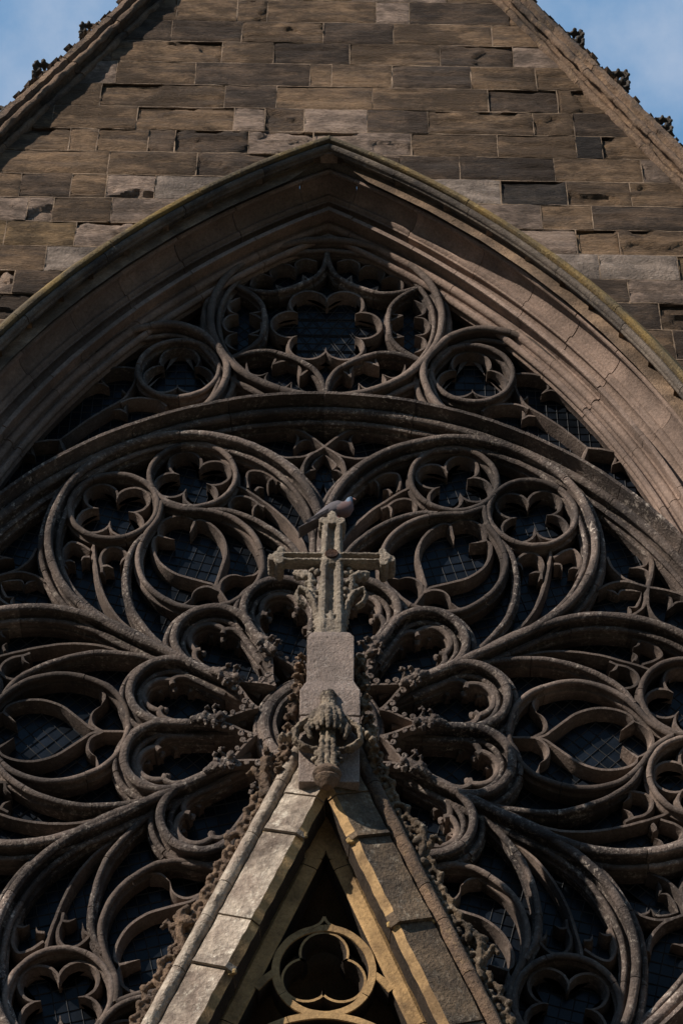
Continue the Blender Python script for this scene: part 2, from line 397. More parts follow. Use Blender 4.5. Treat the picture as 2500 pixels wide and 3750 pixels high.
CZ = [19.75, 19.4, 19.05, 18.67, 18.3, 17.95, 17.575, 17.225, 16.88, 16.52, 16.165, 15.815, 15.48, 15.14, 14.8, 14.465, 14.13, 13.8, 13.5, 13.16, 12.8, 12.46, 12.1, 11.76, 11.4, 11.05, 10.7, 10.35, 10.0]
JX = {5: ([-.94, -.64, .44, .77], 'mmmpd'), 6: ([-.88, -.08, .61, 1.58], 'dmdmm'), 7: ([-1.06, -.56, .18, 1.06, 1.77], 'emdmdp'),
      8: ([-2.06, -1.3, -.2, .01, .59, 1.35], 'pmdmmdm'), 9: ([-2.18, -1.0, -.51, .4, 1.5, 2.16], 'mmdmmde'), 10: ([-1.81, -.9, -.61, -.24, .35, .92, 1.91, 2.29], 'mmpdpdmmd'),
      11: ([-2.41, -2.15, -1.68, -1.43, -.75, -.15, .76, 1.56, 2.29, 2.53], 'emmddppmmke'), 12: ([-2.02, -1.21, .65, 1.2, 2.07, 2.87], 'mmdddmp'),
      13: ([-2.79, -2.33, -2.01, -1.57, 1.56, 2.16, 2.74], 'mdmEgkem'), 14: ([-2.69, -2.46, -1.94, 1.91, 2.37], 'EEmpmd'), 15: ([-2.85, -2.23, 2.2, 2.58], 'yypem'),
      16: ([-2.46, 2.38, 3.07], 'mggy'), 17: ([-2.7, 2.61, 3.3], 'Edpy'), 18: ([-2.9, 2.85], 'mdeg')}
tones = {'m': 'w_m', 'd': 'w_d', 'k': 'w_k', 'p': 'w_p', 'g': 'w_g', 'y': 'w_y', 'e': 'w_m', 'E': 'w_p'}
seed = 1
JV, JF = [], []
def joint(x0, z0, x1, z1):
    n = max(2, int(hypot(x1-x0, z1-z0)/.05)); hz = z0 == z1; b = len(JV)
    for i in range(n+1):
        f = i/n; x = x0+(x1-x0)*f; z = z0+(z1-z0)*f
        w = .0050*(1+1.1*noise.noise(Vector((x*6, 3, z*6)))); y = WY-.0035+.006*noise.noise(Vector((x*9, 1, z*9)))
        d = .004*noise.noise(Vector((x*4, 8, z*4)))
        for sg in (-1, 1): JV.append((x+(0 if hz else d+sg*w), y, z+(d+sg*w if hz else 0)))
    for i in range(n): JF.append((b+2*i, b+2*i+1, b+2*i+3, b+2*i+2))
def clear(x, z): return abs(x) < rake_x(z)-.02 and (z > 15.55 or abs(x) > arch_x(z, .34))
for k in range(len(CZ)-1):
    zj = CZ[k+1]; x = -5.0
    while x < 5.0:
        if clear(x, zj) and clear(x+.15, zj): joint(x, zj, x+.15, zj)
        x += .15
for k in range(len(CZ)-1):
    z1, z0 = CZ[k], CZ[k+1]
    lim = rake_x(z0)+0.1
    if k in JX:
        js, tn = JX[k]; js = list(js); tn = list(tn)
        lo, hi = js[0], js[-1]
        while lo > -lim: lo -= random.uniform(.5, 1.1); js.insert(0, lo); tn.insert(0, random.choice('mdme'))
        while hi < lim: hi += random.uniform(.5, 1.1); js.append(hi); tn.append(random.choice('mdmy'))
        xs = js; tt = tn[1:-1] if len(tn) > len(js)-1 else tn
    else:
        xs = [-lim-.2]
        while xs[-1] < lim: xs.append(xs[-1]+random.uniform(.45, 1.15))
        tt = [random.choice('mmmddpyeg') for _ in xs]
    pieces = []
    for i in range(len(xs)-1):
        a, b = xs[i], xs[i+1]; tcode = tt[i] if i < len(tt) else 'm'
        if a < 0 < b and z0 < 15.35: pieces += [(a, -.01, tcode), (.01, b, tcode)]
        else: pieces.append((a, b, tcode))
    for a, b, tcode in pieces:
        seed += 1
        if a > lim or b < -lim: continue
        cuts = []
        # coping lines
        nl = Vector((RS, 0, 1)).normalized()
        cuts.append((Vector((0, 0, RAPEX-.02)), nl)); cuts.append((Vector((0, 0, RAPEX-.02)), Vector((-nl.x, 0, nl.z))))
        # arch: straight cut along the tangent nearest the block
        xm = (a+b)/2; zm = (z0+z1)/2; skip = False
        for s in (-1, 1):
            if s*xm < 0 and not (a < 0 < b): continue
            cx = -s*AXC
            rr = AR+.30
            px = min(max(s*arch_x(zm, .30), a), b) if zm > AZC else s*(rr-AXC)
            if zm > AZC:
                # nearest point of the arc to the block centre
                dv = Vector((px-cx, zm-AZC)); dv.normalize()
                tx, tz = cx+rr*dv.x, AZC+rr*dv.y
                corners = [hypot(xx-cx, zz-AZC) for xx in (a, b) for zz in (z0, z1) if s*xx >= -0.01]
                if corners and max(corners) < rr-.02 : skip = True
                if corners and min(corners) < rr: cuts.append((Vector((tx, 0, tz)), Vector((-dv.x, 0, -dv.y))))
        if skip: continue
        er = {'e': 0.030, 'E': 0.045}.get(tcode, 0.0)
        if not er and random.random() < .22: er = 0.022
        if clear(b, z0) and clear(b, z1): joint(b, z0, b, z1)
        me = block_mesh(a, b, z0, z1, random.uniform(.006, .013), seed, cuts, er)
        if me is None: continue
        WO('stone_block', me, M[tones[tcode]])

jo = WO('mortar_joints', mesh('mortar_joints', JV, JF, None), mat('joint_mortar', (0.33, 0.235, 0.155), (0.19, 0.132, 0.088), (0.07, 0.052, 0.04), 0.8, None, scale=4, bump=.6, fine=40, stain=.5)); jo['kind'] = 'stuff'

# ================================================================ POINTED ARCH: voussoirs in three orders and the hood
ORD1 = [(-.07, .30), (-.10, .18), (-.115, .165), (-.112, .15), (-.098, .135), (-.100, .115), (-.118, .10), (-.126, .082), (-.122, .06), (-.106, .045), (-.086, .046), (-.072, .06), (-.060, .085), (-.040, .09), (-.030, .07), (-.040, .045), (-.036, .018), (-.020, .002), (0, -.002), (.018, .003), (.034, .016), (.05, .012), (.064, -.02), (.062, -.065), (.044, -.10), (.018, -.112), (.010, -.118), (.016, -.128), (.004, -.132), (.003, -.148), (.03, -.154), (.045, -.15), (.06, .30)]
ORD2 = [(.046, -.145), (.060, -.08), (.090, -.02), (.13, .0), (.165, -.02), (.180, -.055), (.172, -.085), (.160, -.092), (.160, -.105), (.176, -.110), (.182, -.128), (.198, -.142), (.216, -.140), (.226, -.128), (.240, -.14), (.268, -.175), (.290, -.22), (.298, -.265), (.292, -.30), (.280, -.302), (.278, -.318), (.290, -.322), (.286, -.345), (.266, -.352), (.250, -.350), (.238, -.362), (.240, -.382), (.258, -.392), (.285, -.385), (.30, -.37), (.32, .30), (.07, .30)]
HOOD = [(.296, -.36), (.318, -.385), (.336, -.42), (.340, -.47), (.330, -.515), (.312, -.532), (.298, -.54), (.294, -.556), (.304, -.572), (.300, -.590), (.310, -.612), (.330, -.622), (.348, -.616), (.358, -.60), (.366, -.60), (.46, -.53), (.46, -.3), (.31, -.3)]
MOSS = [(.358, -.60), (.354, -.632), (.362, -.652), (.378, -.660), (.402, -.655), (.412, -.640), (.50, -.55), (.44, -.53), (.366, -.598)]
arch = thing('window_arch', 'deep moulded pointed stone arch with mossy hood around the great window', 'arch', (0, 0, -1.6))
th_ap = math.degrees(math.acos(AXC/AR))
def AO_(name, me, m): return O(name, me, m, arch, (0, 0, 1.6))
apex_t = lambda n: math.degrees(math.acos(min(1, AXC/(AR+n))))
def order(name, prof, m, nref, length):
    for s in (-1, 1):
        # the path runs along the reference circle (R = AR) from below to the apex
        pts = [(s*(AR-AXC), z) for z in [3.0+.25*i for i in range(25)]]
        aend = apex_t(nref)
        pts += [(s*(AR*cos(radians(t))-AXC), AZC+AR*sin(radians(t))) for t in [aend*i/70 for i in range(0, 71)]]
        pr = [(-n, y) for n, y in prof] if s > 0 else prof
        for q in cut(pts, length, 0.006):
            V, Fc = [], []
            sweep(V, Fc, q, pr, False, random.uniform(-.004, .004))
            me = mesh(name, V, Fc, 40)
            bm = bmesh.new(); bm.from_mesh(me)
            r = bmesh.ops.bisect_plane(bm, geom=bm.verts[:]+bm.edges[:]+bm.faces[:], plane_co=(-s*.003, 0, 0), plane_no=(-s, 0, 0), clear_outer=True)
            if len(bm.faces) < 4: bm.free(); continue
            bm.to_mesh(me); bm.free(); smooth(me, 40)
            AO_(name, me, m)
# extend the reference path past the apex so every offset reaches the mitre plane
_old = apex_t
apex_t = lambda n: _old(n)+3.0
order('inner_voussoir', ORD1, 'arch', .0, .62)
order('outer_voussoir', ORD2, 'arch', .2, .62)
order('hood_stone', HOOD, 'hood', .35, .95)
order('hood_fillet', MOSS, 'moss', .40, .95)

# ================================================================ GREAT WINDOW: tracery
win = thing('great_window', 'great pointed cathedral window with flowing stone wheel tracery and dark leaded glass', 'window', (0, 0, -1.6))
def TO(name, me, m='tracery', parent=None, a=None):
    p = parent or win
    if a is None: return O(name, me, m, p, (0, 0, 1.6))
    return O(name, me, m, p, (0, 0, ZC+1.6), radians(90-a))

# great ring
ring_path = [(3.33*sin(radians(t)), ZC+3.33*cos(radians(t))) for t in range(0, 361, 3)]
V, Fc, T = [], [], []
for q in cut(ring_path, 0.85, .006):
    sweep(V, Fc, q, [(n, y) for n, y in PG], False, random.uniform(-.002, .002)); T += [random.choice((-.3, -.15, 0, .1, .3))]*(len(V)-len(T))
TO('great_ring', toned('great_ring', V, Fc, T), 'weathered')

# ---- one wheel lobe, pointing up, centred on the wheel
OUTL = [(0, 3.325), (.22, 3.305), (.44, 3.238), (.64, 3.12), (.80, 2.965), (.93, 2.80), (1.02, 2.63), (1.075, 2.45), (1.10, 2.24), (1.09, 2.06), (1.045, 1.87), (.965, 1.67), (.85, 1.46), (.72, 1.25), (.63, 1.10), (.595, 1.03)]
def mir(p): return [(-u, v) for u, v in p]
half = cr(OUTL, 6)
outline_me = bar([half, mir(half)], PA, 'tracery_lobe', 0.55)
outline_me.materials.append(M['weathered'])
RC = [(s*2.834*sin(radians(7.4)), 2.834*cos(radians(7.4))) for s in (1, -1)]
ring_me = [bar([arc(c[0], c[1], .362, 0, 360, 56)], PB, 'quatrefoil_ring', 0.6) for c in RC]
quat_me = [foils(c[0], c[1], 4, .19, .14, 90-s*7.4, .125) for s, c in zip((1, -1), RC)]
HF = cr([(0, 2.66), (.06, 2.57), (.13, 2.49), (.265, 2.40), (.40, 2.26), (.475, 2.09), (.495, 1.93), (.46, 1.77), (.385, 1.61), (.28, 1.51), (.15, 1.45), (0, 1.42)], 6)
heart_me = bar([HF, mir(HF)], PB, 'heart_frame', 0.55)
DV = cr([(.29, 2.39), (.43, 2.31), (.57, 2.13), (.66, 1.93), (.71, 1.72), (.705, 1.52), (.69, 1.40), (.65, 1.24)], 6)
div_me = [bar([DV], PB, 'dagger_divider', 0.5), bar([mir(DV)], PB, 'dagger_divider', 0.5)]
HI = cr([(0, 2.515), (.07, 2.50), (.13, 2.45), (.165, 2.385)], 6)
HI2 = cr([(.165, 2.385), (.22, 2.36), (.262, 2.29), (.285, 2.19), (.28, 2.08), (.23, 1.95), (.15, 1.85), (.07, 1.76), (.02, 1.70), (.0, 1.62)], 6)
HT = [(.165, 2.385), (.12, 2.33), (.075, 2.283)]
stem = [(0, 1.68), (0, 1.42)]
SO = cr([(.0, 1.62), (.06, 1.70), (.13, 1.72), (.19, 1.70), (.235, 1.65)], 5)
SO2 = cr([(.40, 1.66), (.32, 1.63), (.235, 1.65)], 5)
inner_paths = []
for p in (HI, HI2): inner_paths += [p, mir(p)]
inner_paths += [stem]
V, Fc = [], []
for p in (HI, mir(HI)): sweep(V, Fc, p, PC, False, 0, lambda t: (min(1, .3+(1-t)*3), 0))
for p in (HI2, mir(HI2)): sweep(V, Fc, p, PC, False, 0, lambda t: (min(1, .3+t*9), 0))
sweep(V, Fc, stem, PC)
heartin_me = mesh('heart_light', V, Fc)
sub = []
for p in (SO, SO2, cr([(.172, 2.39), (.15, 2.365), (.12, 2.33), (.07, 2.278)], 5)): sub += [p, mir(p)]
heartsub_me = bar(sub, PC, 'heart_cusps', taper=tipe)
DL = cr([(.65, 2.575), (.69, 2.50), (.745, 2.35), (.80, 2.17), (.832, 1.98), (.83, 1.77), (.79, 1.6), (.735, 1.45), (.70, 1.36)], 6)
DH1 = cr([(.50, 2.22), (.475, 2.30), (.49, 2.40), (.555, 2.455), (.63, 2.44), (.685, 2.38), (.71, 2.30), (.74, 2.24)], 5)
DH1a = cr([(.475, 2.30), (.53, 2.285), (.575, 2.24)], 4); DH1b = cr([(.71, 2.30), (.665, 2.28), (.635, 2.235)], 4)
DH2 = cr([(.72, 2.50), (.76, 2.60), (.82, 2.66), (.90, 2.62), (.945, 2.54), (.975, 2.44)], 5)
DH2a = cr([(.755, 2.44), (.80, 2.46), (.835, 2.43)], 4); DH2b = cr([(.96, 2.50), (.91, 2.48), (.885, 2.44)], 4)
dag = []
for p in (DL, DH1, DH2): dag += [[p], [mir(p)]]
dag_me = [bar([p], PC, 'dagger_tracery') for p in (DL, DH1, DH2)]+[bar([mir(p)], PC, 'dagger_tracery') for p in (DL, DH1, DH2)]
dcusp_me = bar([q for p in (DH1a, DH1b, DH2a, DH2b) for q in (p, mir(p))], PC, 'dagger_cusps', taper=tipe)
for a in (60, 120, 180, 0, 240, 300):
    lobe = TO('tracery_lobe', outline_me, 'weathered', None, a)
    def LO(name, me, m='tracery'): return O(name, me, m, lobe)
    for r_, q_ in zip(ring_me, quat_me):
        LO('quatrefoil_ring', r_); LO('quatrefoil_cusps', q_)
    LO('heart_frame', heart_me, 'weathered' if a in (0, 180) else 'tracery')
    for d_ in div_me: LO('dagger_divider', d_, 'weathered')
    LO('heart_light', heartin_me); LO('heart_cusps', heartsub_me)
    for d_ in dag_me: LO('dagger_tracery', d_)
    LO('dagger_cusps', dcusp_me)

# ---- spandrel between lobes, pointing up
S1 = cr([(-.31, 3.235), (-.19, 3.2), (-.095, 3.12), (0, 3.02), (.10, 2.935), (.155, 2.86), (.18, 2.75), (.17, 2.64)], 6)
S2 = cr([(.09, 2.95), (.15, 2.91), (.22, 2.89), (.31, 2.88), (.42, 2.91)], 5)
S3 = cr([(.26, 3.22), (.22, 3.15), (.235, 3.08), (.26, 3.02)], 4); S4 = cr([(.09, 3.10), (.16, 3.13), (.225, 3.09), (.25, 3.03)], 4)
S5 = cr([(0, 2.96), (.06, 2.90), (.10, 2.83), (.07, 2.78)], 4); S6 = cr([(.17, 2.72), (.12, 2.77), (.07, 2.78)], 4)
sp_me = bar([q for p in (S1, S2) for q in (p, mir(p))], PC, 'spandrel_tracery')
sps_me = bar([q for p in (S3, S4, S5, S6) for q in (p, mir(p))], PD, 'spandrel_cusps', taper=tipt)
for a in (90, 30, 150, -30, 210):
    s_ = TO('spandrel_tracery', sp_me, 'tracery', None, a)
    O('spandrel_cusps', sps_me, 'tracery', s_)

# ---- inner rose: petals
def pol(r, a): return (r*sin(radians(a)), r*cos(radians(a)))
head = arc(0, 1.164, .308, -15, 195, 36)
petal_me = bar([head], PA, 'rose_petal', 0.6)
petal_me.materials.append(M['weathered'])
def circ_pt(cx, cz, R, a): return (cx+R*cos(radians(a)), cz+R*sin(radians(a)))
OF = arc(0, 1.225, .15, -5, 185, 18); OF = [(.115, 1.19)]+OF+[(-.115, 1.19)]
SF = cr([(.115, 1.19), (.155, 1.205), (.20, 1.165), (.213, 1.10), (.205, 1.02), (.185, .92), (.165, .815), (.115, .632), (.09, .54)], 5)
PBI = sym([(0, .09), (.014, .093), (.022, .103), (.024, .115), (.018, .13), (.020, .15), (.030, .16), (.028, .30)])
petin_me = bar([OF, SF, mir(SF)], PBI, 'petal_light')
sc = []
for p in ([(.115, 1.19), (.138, 1.212), (.140, 1.252), (.115, 1.283), (.070, 1.280)], [(.070, 1.280), (.078, 1.325), (.048, 1.362), (0, 1.372)],
          [(.112, 1.188), (.148, 1.185), (.188, 1.155), (.197, 1.11), (.182, 1.075), (.140, 1.058)], [(.140, 1.058), (.178, 1.045), (.188, 1.0), (.176, .94)]):
    q = cr(p, 5); sc += [q, mir(q)]
petsub_me = bar(sc, PD, 'petal_cusps')
spoke_me = bar([[(0, 1.13), (0, 1.0), (0, .90), (0, .78)]], PA, 'petal_spoke')
spoke_me.materials.append(M['weathered'])

def lumps(items, vox=0.008, amp=0.006, freq=40, seed=0, name='carving'):
    """carved, eroded stone: overlapping shapes fused by a voxel remesh, then roughened"""
    bm = bmesh.new()
    for it in items:
        kind = it[0]
        if kind == 's':                       # ellipsoid
            _, c, r = it[:3]; rot = it[3] if len(it) > 3 else None
            res = bmesh.ops.create_icosphere(bm, subdivisions=2, radius=1.0)
            mt = Matrix.Translation(Vector(c)) @ (rot.to_matrix().to_4x4() if rot is not None else Matrix()) @ Matrix.Diagonal((*r, 1))
            bmesh.ops.transform(bm, matrix=mt, verts=res['verts'])
        elif kind == 'b':                     # box
            _, c, r = it[:3]; rot = it[3] if len(it) > 3 else None
            res = bmesh.ops.create_cube(bm, size=2.0)
            mt = Matrix.Translation(Vector(c)) @ (rot.to_matrix().to_4x4() if rot is not None else Matrix()) @ Matrix.Diagonal((*r, 1))
            bmesh.ops.transform(bm, matrix=mt, verts=res['verts'])
        elif kind == 't':                     # tube along 3-D points with radii
            _, pts, rad = it[:3]
            tube(bm, pts, rad, it[3] if len(it) > 3 else 1.0)
        elif kind == 'm':                     # raw verts/faces
            vs_ = [bm.verts.new(v) for v in it[1]]
            for f in it[2]:
                try: bm.faces.new([vs_[i] for i in f])
                except Exception: pass
    me = bpy.data.meshes.new(name+'_raw'); bm.to_mesh(me); bm.free()
    o = bpy.data.objects.new('tmp', me); COL.objects.link(o)
    md = o.modifiers.new('r', 'REMESH'); md.mode = 'VOXEL'; md.voxel_size = vox
    dg = bpy.context.evaluated_depsgraph_get(); ev = o.evaluated_get(dg)
    nm = bpy.data.meshes.new_from_object(ev)
    bpy.data.objects.remove(o); bpy.data.meshes.remove(me)
    nm.name = name
    off = Vector((seed*1.7, seed*.9, seed*2.3))
    nv = [v.normal.copy() for v in nm.vertices]
    for v, n in zip(nm.vertices, nv):
        d = noise.fractal(v.co*freq+off, 0.8, 2.0, 3)*amp
        v.co += n*d
    for p in nm.polygons: p.use_smooth = True
    nm.update()
    return nm

def tube(bm, pts, rad, flat=1.0, n=8):
    P = [Vector(p) for p in pts]; rings = []
    up = Vector((0, 1, 0))
    for i, p in enumerate(P):
        t = (P[min(i+1, len(P)-1)]-P[max(i-1, 0)]).normalized()
        a = t.cross(up)
        if a.length < 1e-3: a = t.cross(Vector((1, 0, 0)))
        a.normalize(); b = a.cross(t).normalized(); r = rad[i] if isinstance(rad, (list, tuple)) else rad
        rings.append([bm.verts.new(p+a*r*cos(2*pi*k/n)+b*r*flat*sin(2*pi*k/n)) for k in range(n)])
    for r0, r1 in zip(rings, rings[1:]):
        for k in range(n): bm.faces.new((r0[k], r0[(k+1) % n], r1[(k+1) % n], r1[k]))
    bm.faces.new(list(reversed(rings[0]))); bm.faces.new(rings[-1])

def leaf_items(base, dirv, out, size, curl=1.0, rng=None):
    """a curling carved leaf: stem rising along dirv, bending outwards into a knob with side lobes"""
    rng = rng or random
    b = Vector(base); d = Vector(dirv).normalized(); o = Vector(out).normalized(); s = size
    side = d.cross(o).normalized()
    pts = [b, b+d*.35*s+o*.08*s, b+d*.7*s+o*.25*s*curl, b+d*.92*s+o*.55*s*curl, b+d*.80*s+o*.82*s*curl, b+d*.55*s+o*.80*s*curl]
    it = [('t', pts, [.10*s, .13*s, .15*s, .16*s, .14*s, .10*s])]
    for q, w in ((pts[2], .20), (pts[3], .22), (pts[4], .18)):
        for sg in (-1, 1):
            c = q+side*sg*.22*s+o*.05*s
            it.append(('s', c, (w*s*.75, w*s*.75, w*s*.6)))
    it.append(('s', pts[5], (.15*s, .15*s, .15*s)))
    return it

# leafy bosses where the petals' spokes end (pointing up the spoke, centred on the wheel)
boss_items = []
rng = random.Random(3)
for i in range(9):
    boss_items.append(('s', (rng.uniform(-.06, .06), -.03+rng.uniform(-.03, .03), .80+rng.uniform(-.07, .08)), (rng.uniform(.016, .032),)*3))
for s in (-1, 1):
    boss_items += leaf_items((s*.02, -.02, .72), (s*.25, -.25, 1), (s*.9, -.6, -.2), .085)
    boss_items += leaf_items((s*.01, -.02, .80), (s*.5, -.25, .8), (s*.6, -.8, -.3), .07)
boss_items.append(('t', [(0, 0, .70), (0, -.02, .78), (0, -.03, .88), (0, 0, .95)], [.02, .045, .04, .03]))
boss_me = lumps(boss_items, .007, .004, 45, 5, 'leaf_boss')
# curved straps with scrolled crockets
STR = sym([(0, -.012), (.008, -.012), (.011, .0), (.012, .10), (.03, .16), (.03, .30)])
bandp = [pol(r, a) for r, a in ((.80, 0), (.72, 1.2), (.63, 5), (.56, 9.5), (.50, 13.6), (.47, 15))]
band_me = bar([cr(bandp, 5)], STR, 'petal_strap'); bandm_me = bar([mir(cr(bandp, 5))], STR, 'petal_strap')
def scrolls(sg):
    it = []
    bp = cr(bandp, 8)
    for f in (.28, .42, .62, .78):
        i = int(f*(len(bp)-1)); x, z = bp[i]; x2, z2 = bp[i+1]
        t = Vector((x2-x, 0, z2-z)).normalized(); n = Vector((t.z, 0, -t.x))
        if n.x < 0: n = -n
        b = Vector((x, .0, z)); big = .030 if f in (.28, .62) else .022
        c = b+n*big*1.1
        sp = [c+(n*cos(w)*r+t*sin(w)*r)*-1 for w, r in [(k*.8, big*(1-.09*k)) for k in range(9)]]
        sp = [p+Vector((0, -.01, 0)) for p in sp]
        it.append(('t', sp, [.010, .010, .010, .009, .009, .008, .008, .008, .009]))
        it.append(('s', c+Vector((0, -.006, 0)), (.009, .012, .009)))
    if sg < 0:
        it2 = []
        for q in it:
            if q[0] == 't': it2.append(('t', [(-p.x, p.y, p.z) for p in q[1]], q[2]))
            else: it2.append(('s', (-q[1].x, q[1].y, q[1].z), q[2]))
        it = it2
    return lumps(it, .005, .001, 60, 2, 'scroll_crockets')
scr_me = [scrolls(1), scrolls(-1)]
# little carved heads on the petal cusps
face_items = [('s', (0, 0, 0), (.024, .026, .030)), ('s', (0, -.024, -.004), (.006, .010, .010)), ('s', (-.010, -.021, .007), (.006, .006, .004)), ('s', (.010, -.021, .007), (.006, .006, .004)), ('s', (0, -.020, -.017), (.010, .006, .004)), ('s', (0, .004, .016), (.028, .026, .020)), ('s', (0, -.016, -.025), (.010, .008, .007))]
face_me = lumps(face_items, .004, .002, 80, 1, 'carved_head')
for k in range(12):
    a = 15+30*k
    pt = TO('rose_petal', petal_me, 'weathered', None, a)
    O('petal_light', petin_me, 'tracery', pt); O('petal_cusps', petsub_me, 'tracery', pt)
    for sg in (-1, 1):
        f_ = O('carved_head', face_me, 'tracery', pt, (sg*.105, .165, 1.175)); f_.rotation_euler = (0, -radians(90-a), 0)
    sk = TO('petal_spoke', spoke_me, 'weathered', None, a-15)
    O('leaf_boss', boss_me, 'weathered', sk)
    for b_, s_ in ((band_me, scr_me[0]), (bandm_me, scr_me[1])):
        O('petal_strap', b_, 'tracery', sk); O('scroll_crockets', s_, 'weathered', sk)
PH = [(-.09, .30), (-.09, .12), (-.085, .06), (-.07, .045), (-.055, .05), (-.045, .03), (-.03, .006), (0, -.004), (.03, .006), (.042, .03), (.05, .05), (.062, .04), (.066, -.005), (.088, -.008), (.09, .02), (.09, .30)]
hub = TO('hub_ring', bar([[(.405*cos(radians(t)), .405*sin(radians(t))) for t in range(0, 361, 5)]], PH, 'hub_ring', .34), 'weathered', None, 90)
O('hub_cusps', foils(0, 0, 6, .17, .10, 0, .12), 'tracery', hub)

# ---- top circle
TZ = 13.93
V, Fc, T = [], [], []
for q in cut([(1.037*sin(radians(t)), TZ+1.037*cos(radians(t))) for t in range(0, 361, 4)], .75): sweep(V, Fc, q, PA, False, random.uniform(-.002, .002)); T += [random.choice((-.2, 0, .1, .3))]*(len(V)-len(T))
topc = TO('top_circle', toned('top_circle', V, Fc, T), 'tracery')
PB2 = [(n, y+.02) for n, y in PB]
for k in range(6):
    a = 60+60*k
    h1 = cr([pol(r, t) for r, t in ((.965, 30), (.84, 29), (.73, 26.8), (.63, 21.5), (.575, 12.5), (.552, 0))], 6)
    h2 = list(reversed(mir(h1)))
    me = bar([h1[:-1]+h2], PB2, 'lens_bar', .45) if k == 0 else lens_me
    lens_me = me
    ln = O('lens_bar', me, M['weathered'], topc, (0, 0, TZ), radians(90-a))
    if k == 0:
        paths = []
        tips = [-24, -8.5, 8.5, 24]
        for t0, t1 in zip(tips, tips[1:]):
            rt0 = .80 if abs(t0) < 10 else .86; rt1 = .80 if abs(t1) < 10 else .86; tm = (t0+t1)/2
            paths.append(cr([pol(rt0, t0), pol(.885, t0+2.2), pol(.925, tm), pol(.885, t1-2.2), pol(rt1, t1)], 4))
        for s in (-1, 1):
            paths.append(cr([pol(.60, s*16), pol(.655, s*13), pol(.71, s*11.5)], 4)); paths.append(cr([pol(.58, s*5), pol(.63, s*9.5), pol(.71, s*11.5)], 4))
        lc_me = bar(paths, PC, 'lens_cusps', taper=tipt)
    O('lens_cusps', lc_me, 'tracery', ln)
hx = foils(0, 0, 6, .32, .175, 0, .30)
O('hexafoil', hx, 'tracery', topc, (0, 0, TZ))

# ---- trefoil circles, their outer rolls, side daggers and small triangles, left and right
TA = cr([(1.99, 13.37), (1.887, 13.51), (1.785, 13.63), (1.655, 13.72), (1.42, 13.78), (1.25, 13.755), (1.10, 13.67), (1.03, 13.595), (.94, 13.47), (.87, 13.34), (.853, 13.22), (.862, 13.09), (.905, 12.93), (.985, 12.79), (1.08, 12.71), (1.15, 12.66)], 6)
SD = [cr(p, 5) for p in ([(1.64, 13.33), (1.80, 13.34), (1.907, 13.308), (1.965, 13.266), (1.975, 13.21)], [(1.655, 13.31), (1.661, 13.17), (1.70, 13.03), (1.752, 12.93), (1.88, 12.82), (2.04, 12.666), (2.237, 12.437)],
      [(1.36, 12.86), (1.42, 12.92), (1.487, 12.945), (1.609, 12.959), (1.70, 12.938), (1.76, 12.90)], [(2.237, 12.437), (2.34, 12.43), (2.46, 12.40), (2.55, 12.38)], [(2.237, 12.437), (2.21, 12.36), (2.15, 12.20)])]
SDc = [cr(p, 4) for p in ([(1.975, 13.23), (1.935, 13.17), (1.885, 13.12)], [(1.885, 13.12), (1.97, 13.17), (2.05, 13.14), (2.09, 13.08)], [(1.70, 13.03), (1.75, 13.06), (1.77, 13.10)], [(1.70, 12.93), (1.725, 12.86), (1.70, 12.80)], [(1.70, 12.80), (1.76, 12.85), (1.84, 12.84)], [(2.47, 12.40), (2.47, 12.33), (2.44, 12.28)], [(2.44, 12.28), (2.52, 12.32), (2.59, 12.27)])]
TR = [cr(p, 5) for p in ([(.86, 13.22), (.80, 13.14), (.66, 13.055), (.53, 12.955), (.45, 12.90)], [(.80, 13.14), (.805, 13.06), (.825, 12.97), (.875, 12.86), (.93, 12.80)], [(.97, 13.54), (1.02, 13.66), (1.08, 13.86), (1.10, 14.02)], [(1.02, 13.64), (1.12, 13.74), (1.25, 13.80), (1.40, 13.84)])]
for s in (-1, 1):
    sx = lambda p: [(s*x, z) for x, z in p]
    t_ = TO('trefoil_roll', bar([sx(TA)], PA, 'trefoil_roll', .55), 'tracery')
    O('trefoil_ring', bar([arc(s*1.284, 13.28, .358, 0, 360, 56)], PB, 'trefoil_ring', .55), 'tracery', t_)
    O('trefoil_cusps', foils(s*1.284, 13.28, 3, .155, .172, 90, .155), 'tracery', t_)
    O('side_dagger', bar([sx(p) for p in SD], PC, 'side_dagger'), 'tracery', t_)
    O('side_cusps', bar([sx(p) for p in SDc], PD, 'side_cusps', taper=tipt), 'tracery', t_)
    O('small_triangle', bar([sx(p) for p in TR], PB, 'small_triangle'), 'tracery', t_)

# ---- leaded glass: every quarry its own piece
GY = .290
def inside_arch(x, z): return abs(x) < arch_x(z, -.06)
cells = []                                   # (cx, cz, half, rot, weight)
for a in (0, 60, 120, 180, 240, 300):
    h = .088; rot = radians(a+45)
    n = 45
    for i in range(-n, n):
        for j in range(-n, n):
            lx = (i+.5)*h; lz = (j+.5)*h
            x = lx*cos(rot)-lz*sin(rot); z = lx*sin(rot)+lz*cos(rot)
            r = hypot(x, z)
            if r < .30 or r > 3.30: continue
            da = (math.degrees(atan2(z, x))-a+180) % 360-180
            if abs(da) > 30: continue
            if not inside_arch(x, ZC+z) or ZC+z < 5.9: continue
            hq = hypot(r*sin(radians(da)), r*cos(radians(da))-2.08)
            cells.append((x, ZC+z, h, rot, hq))
for i in range(-30, 30):
    for j in range(0, 70):
        h = .088; x = (i+.5)*h; z = 11.5+(j+.5)*h
        if hypot(x, z-ZC) < 3.30+h*.4 or not inside_arch(x, z): continue
        if hypot(x, z-TZ) < 1.0: continue
        cells.append((x, z, h, 0.0, 9))
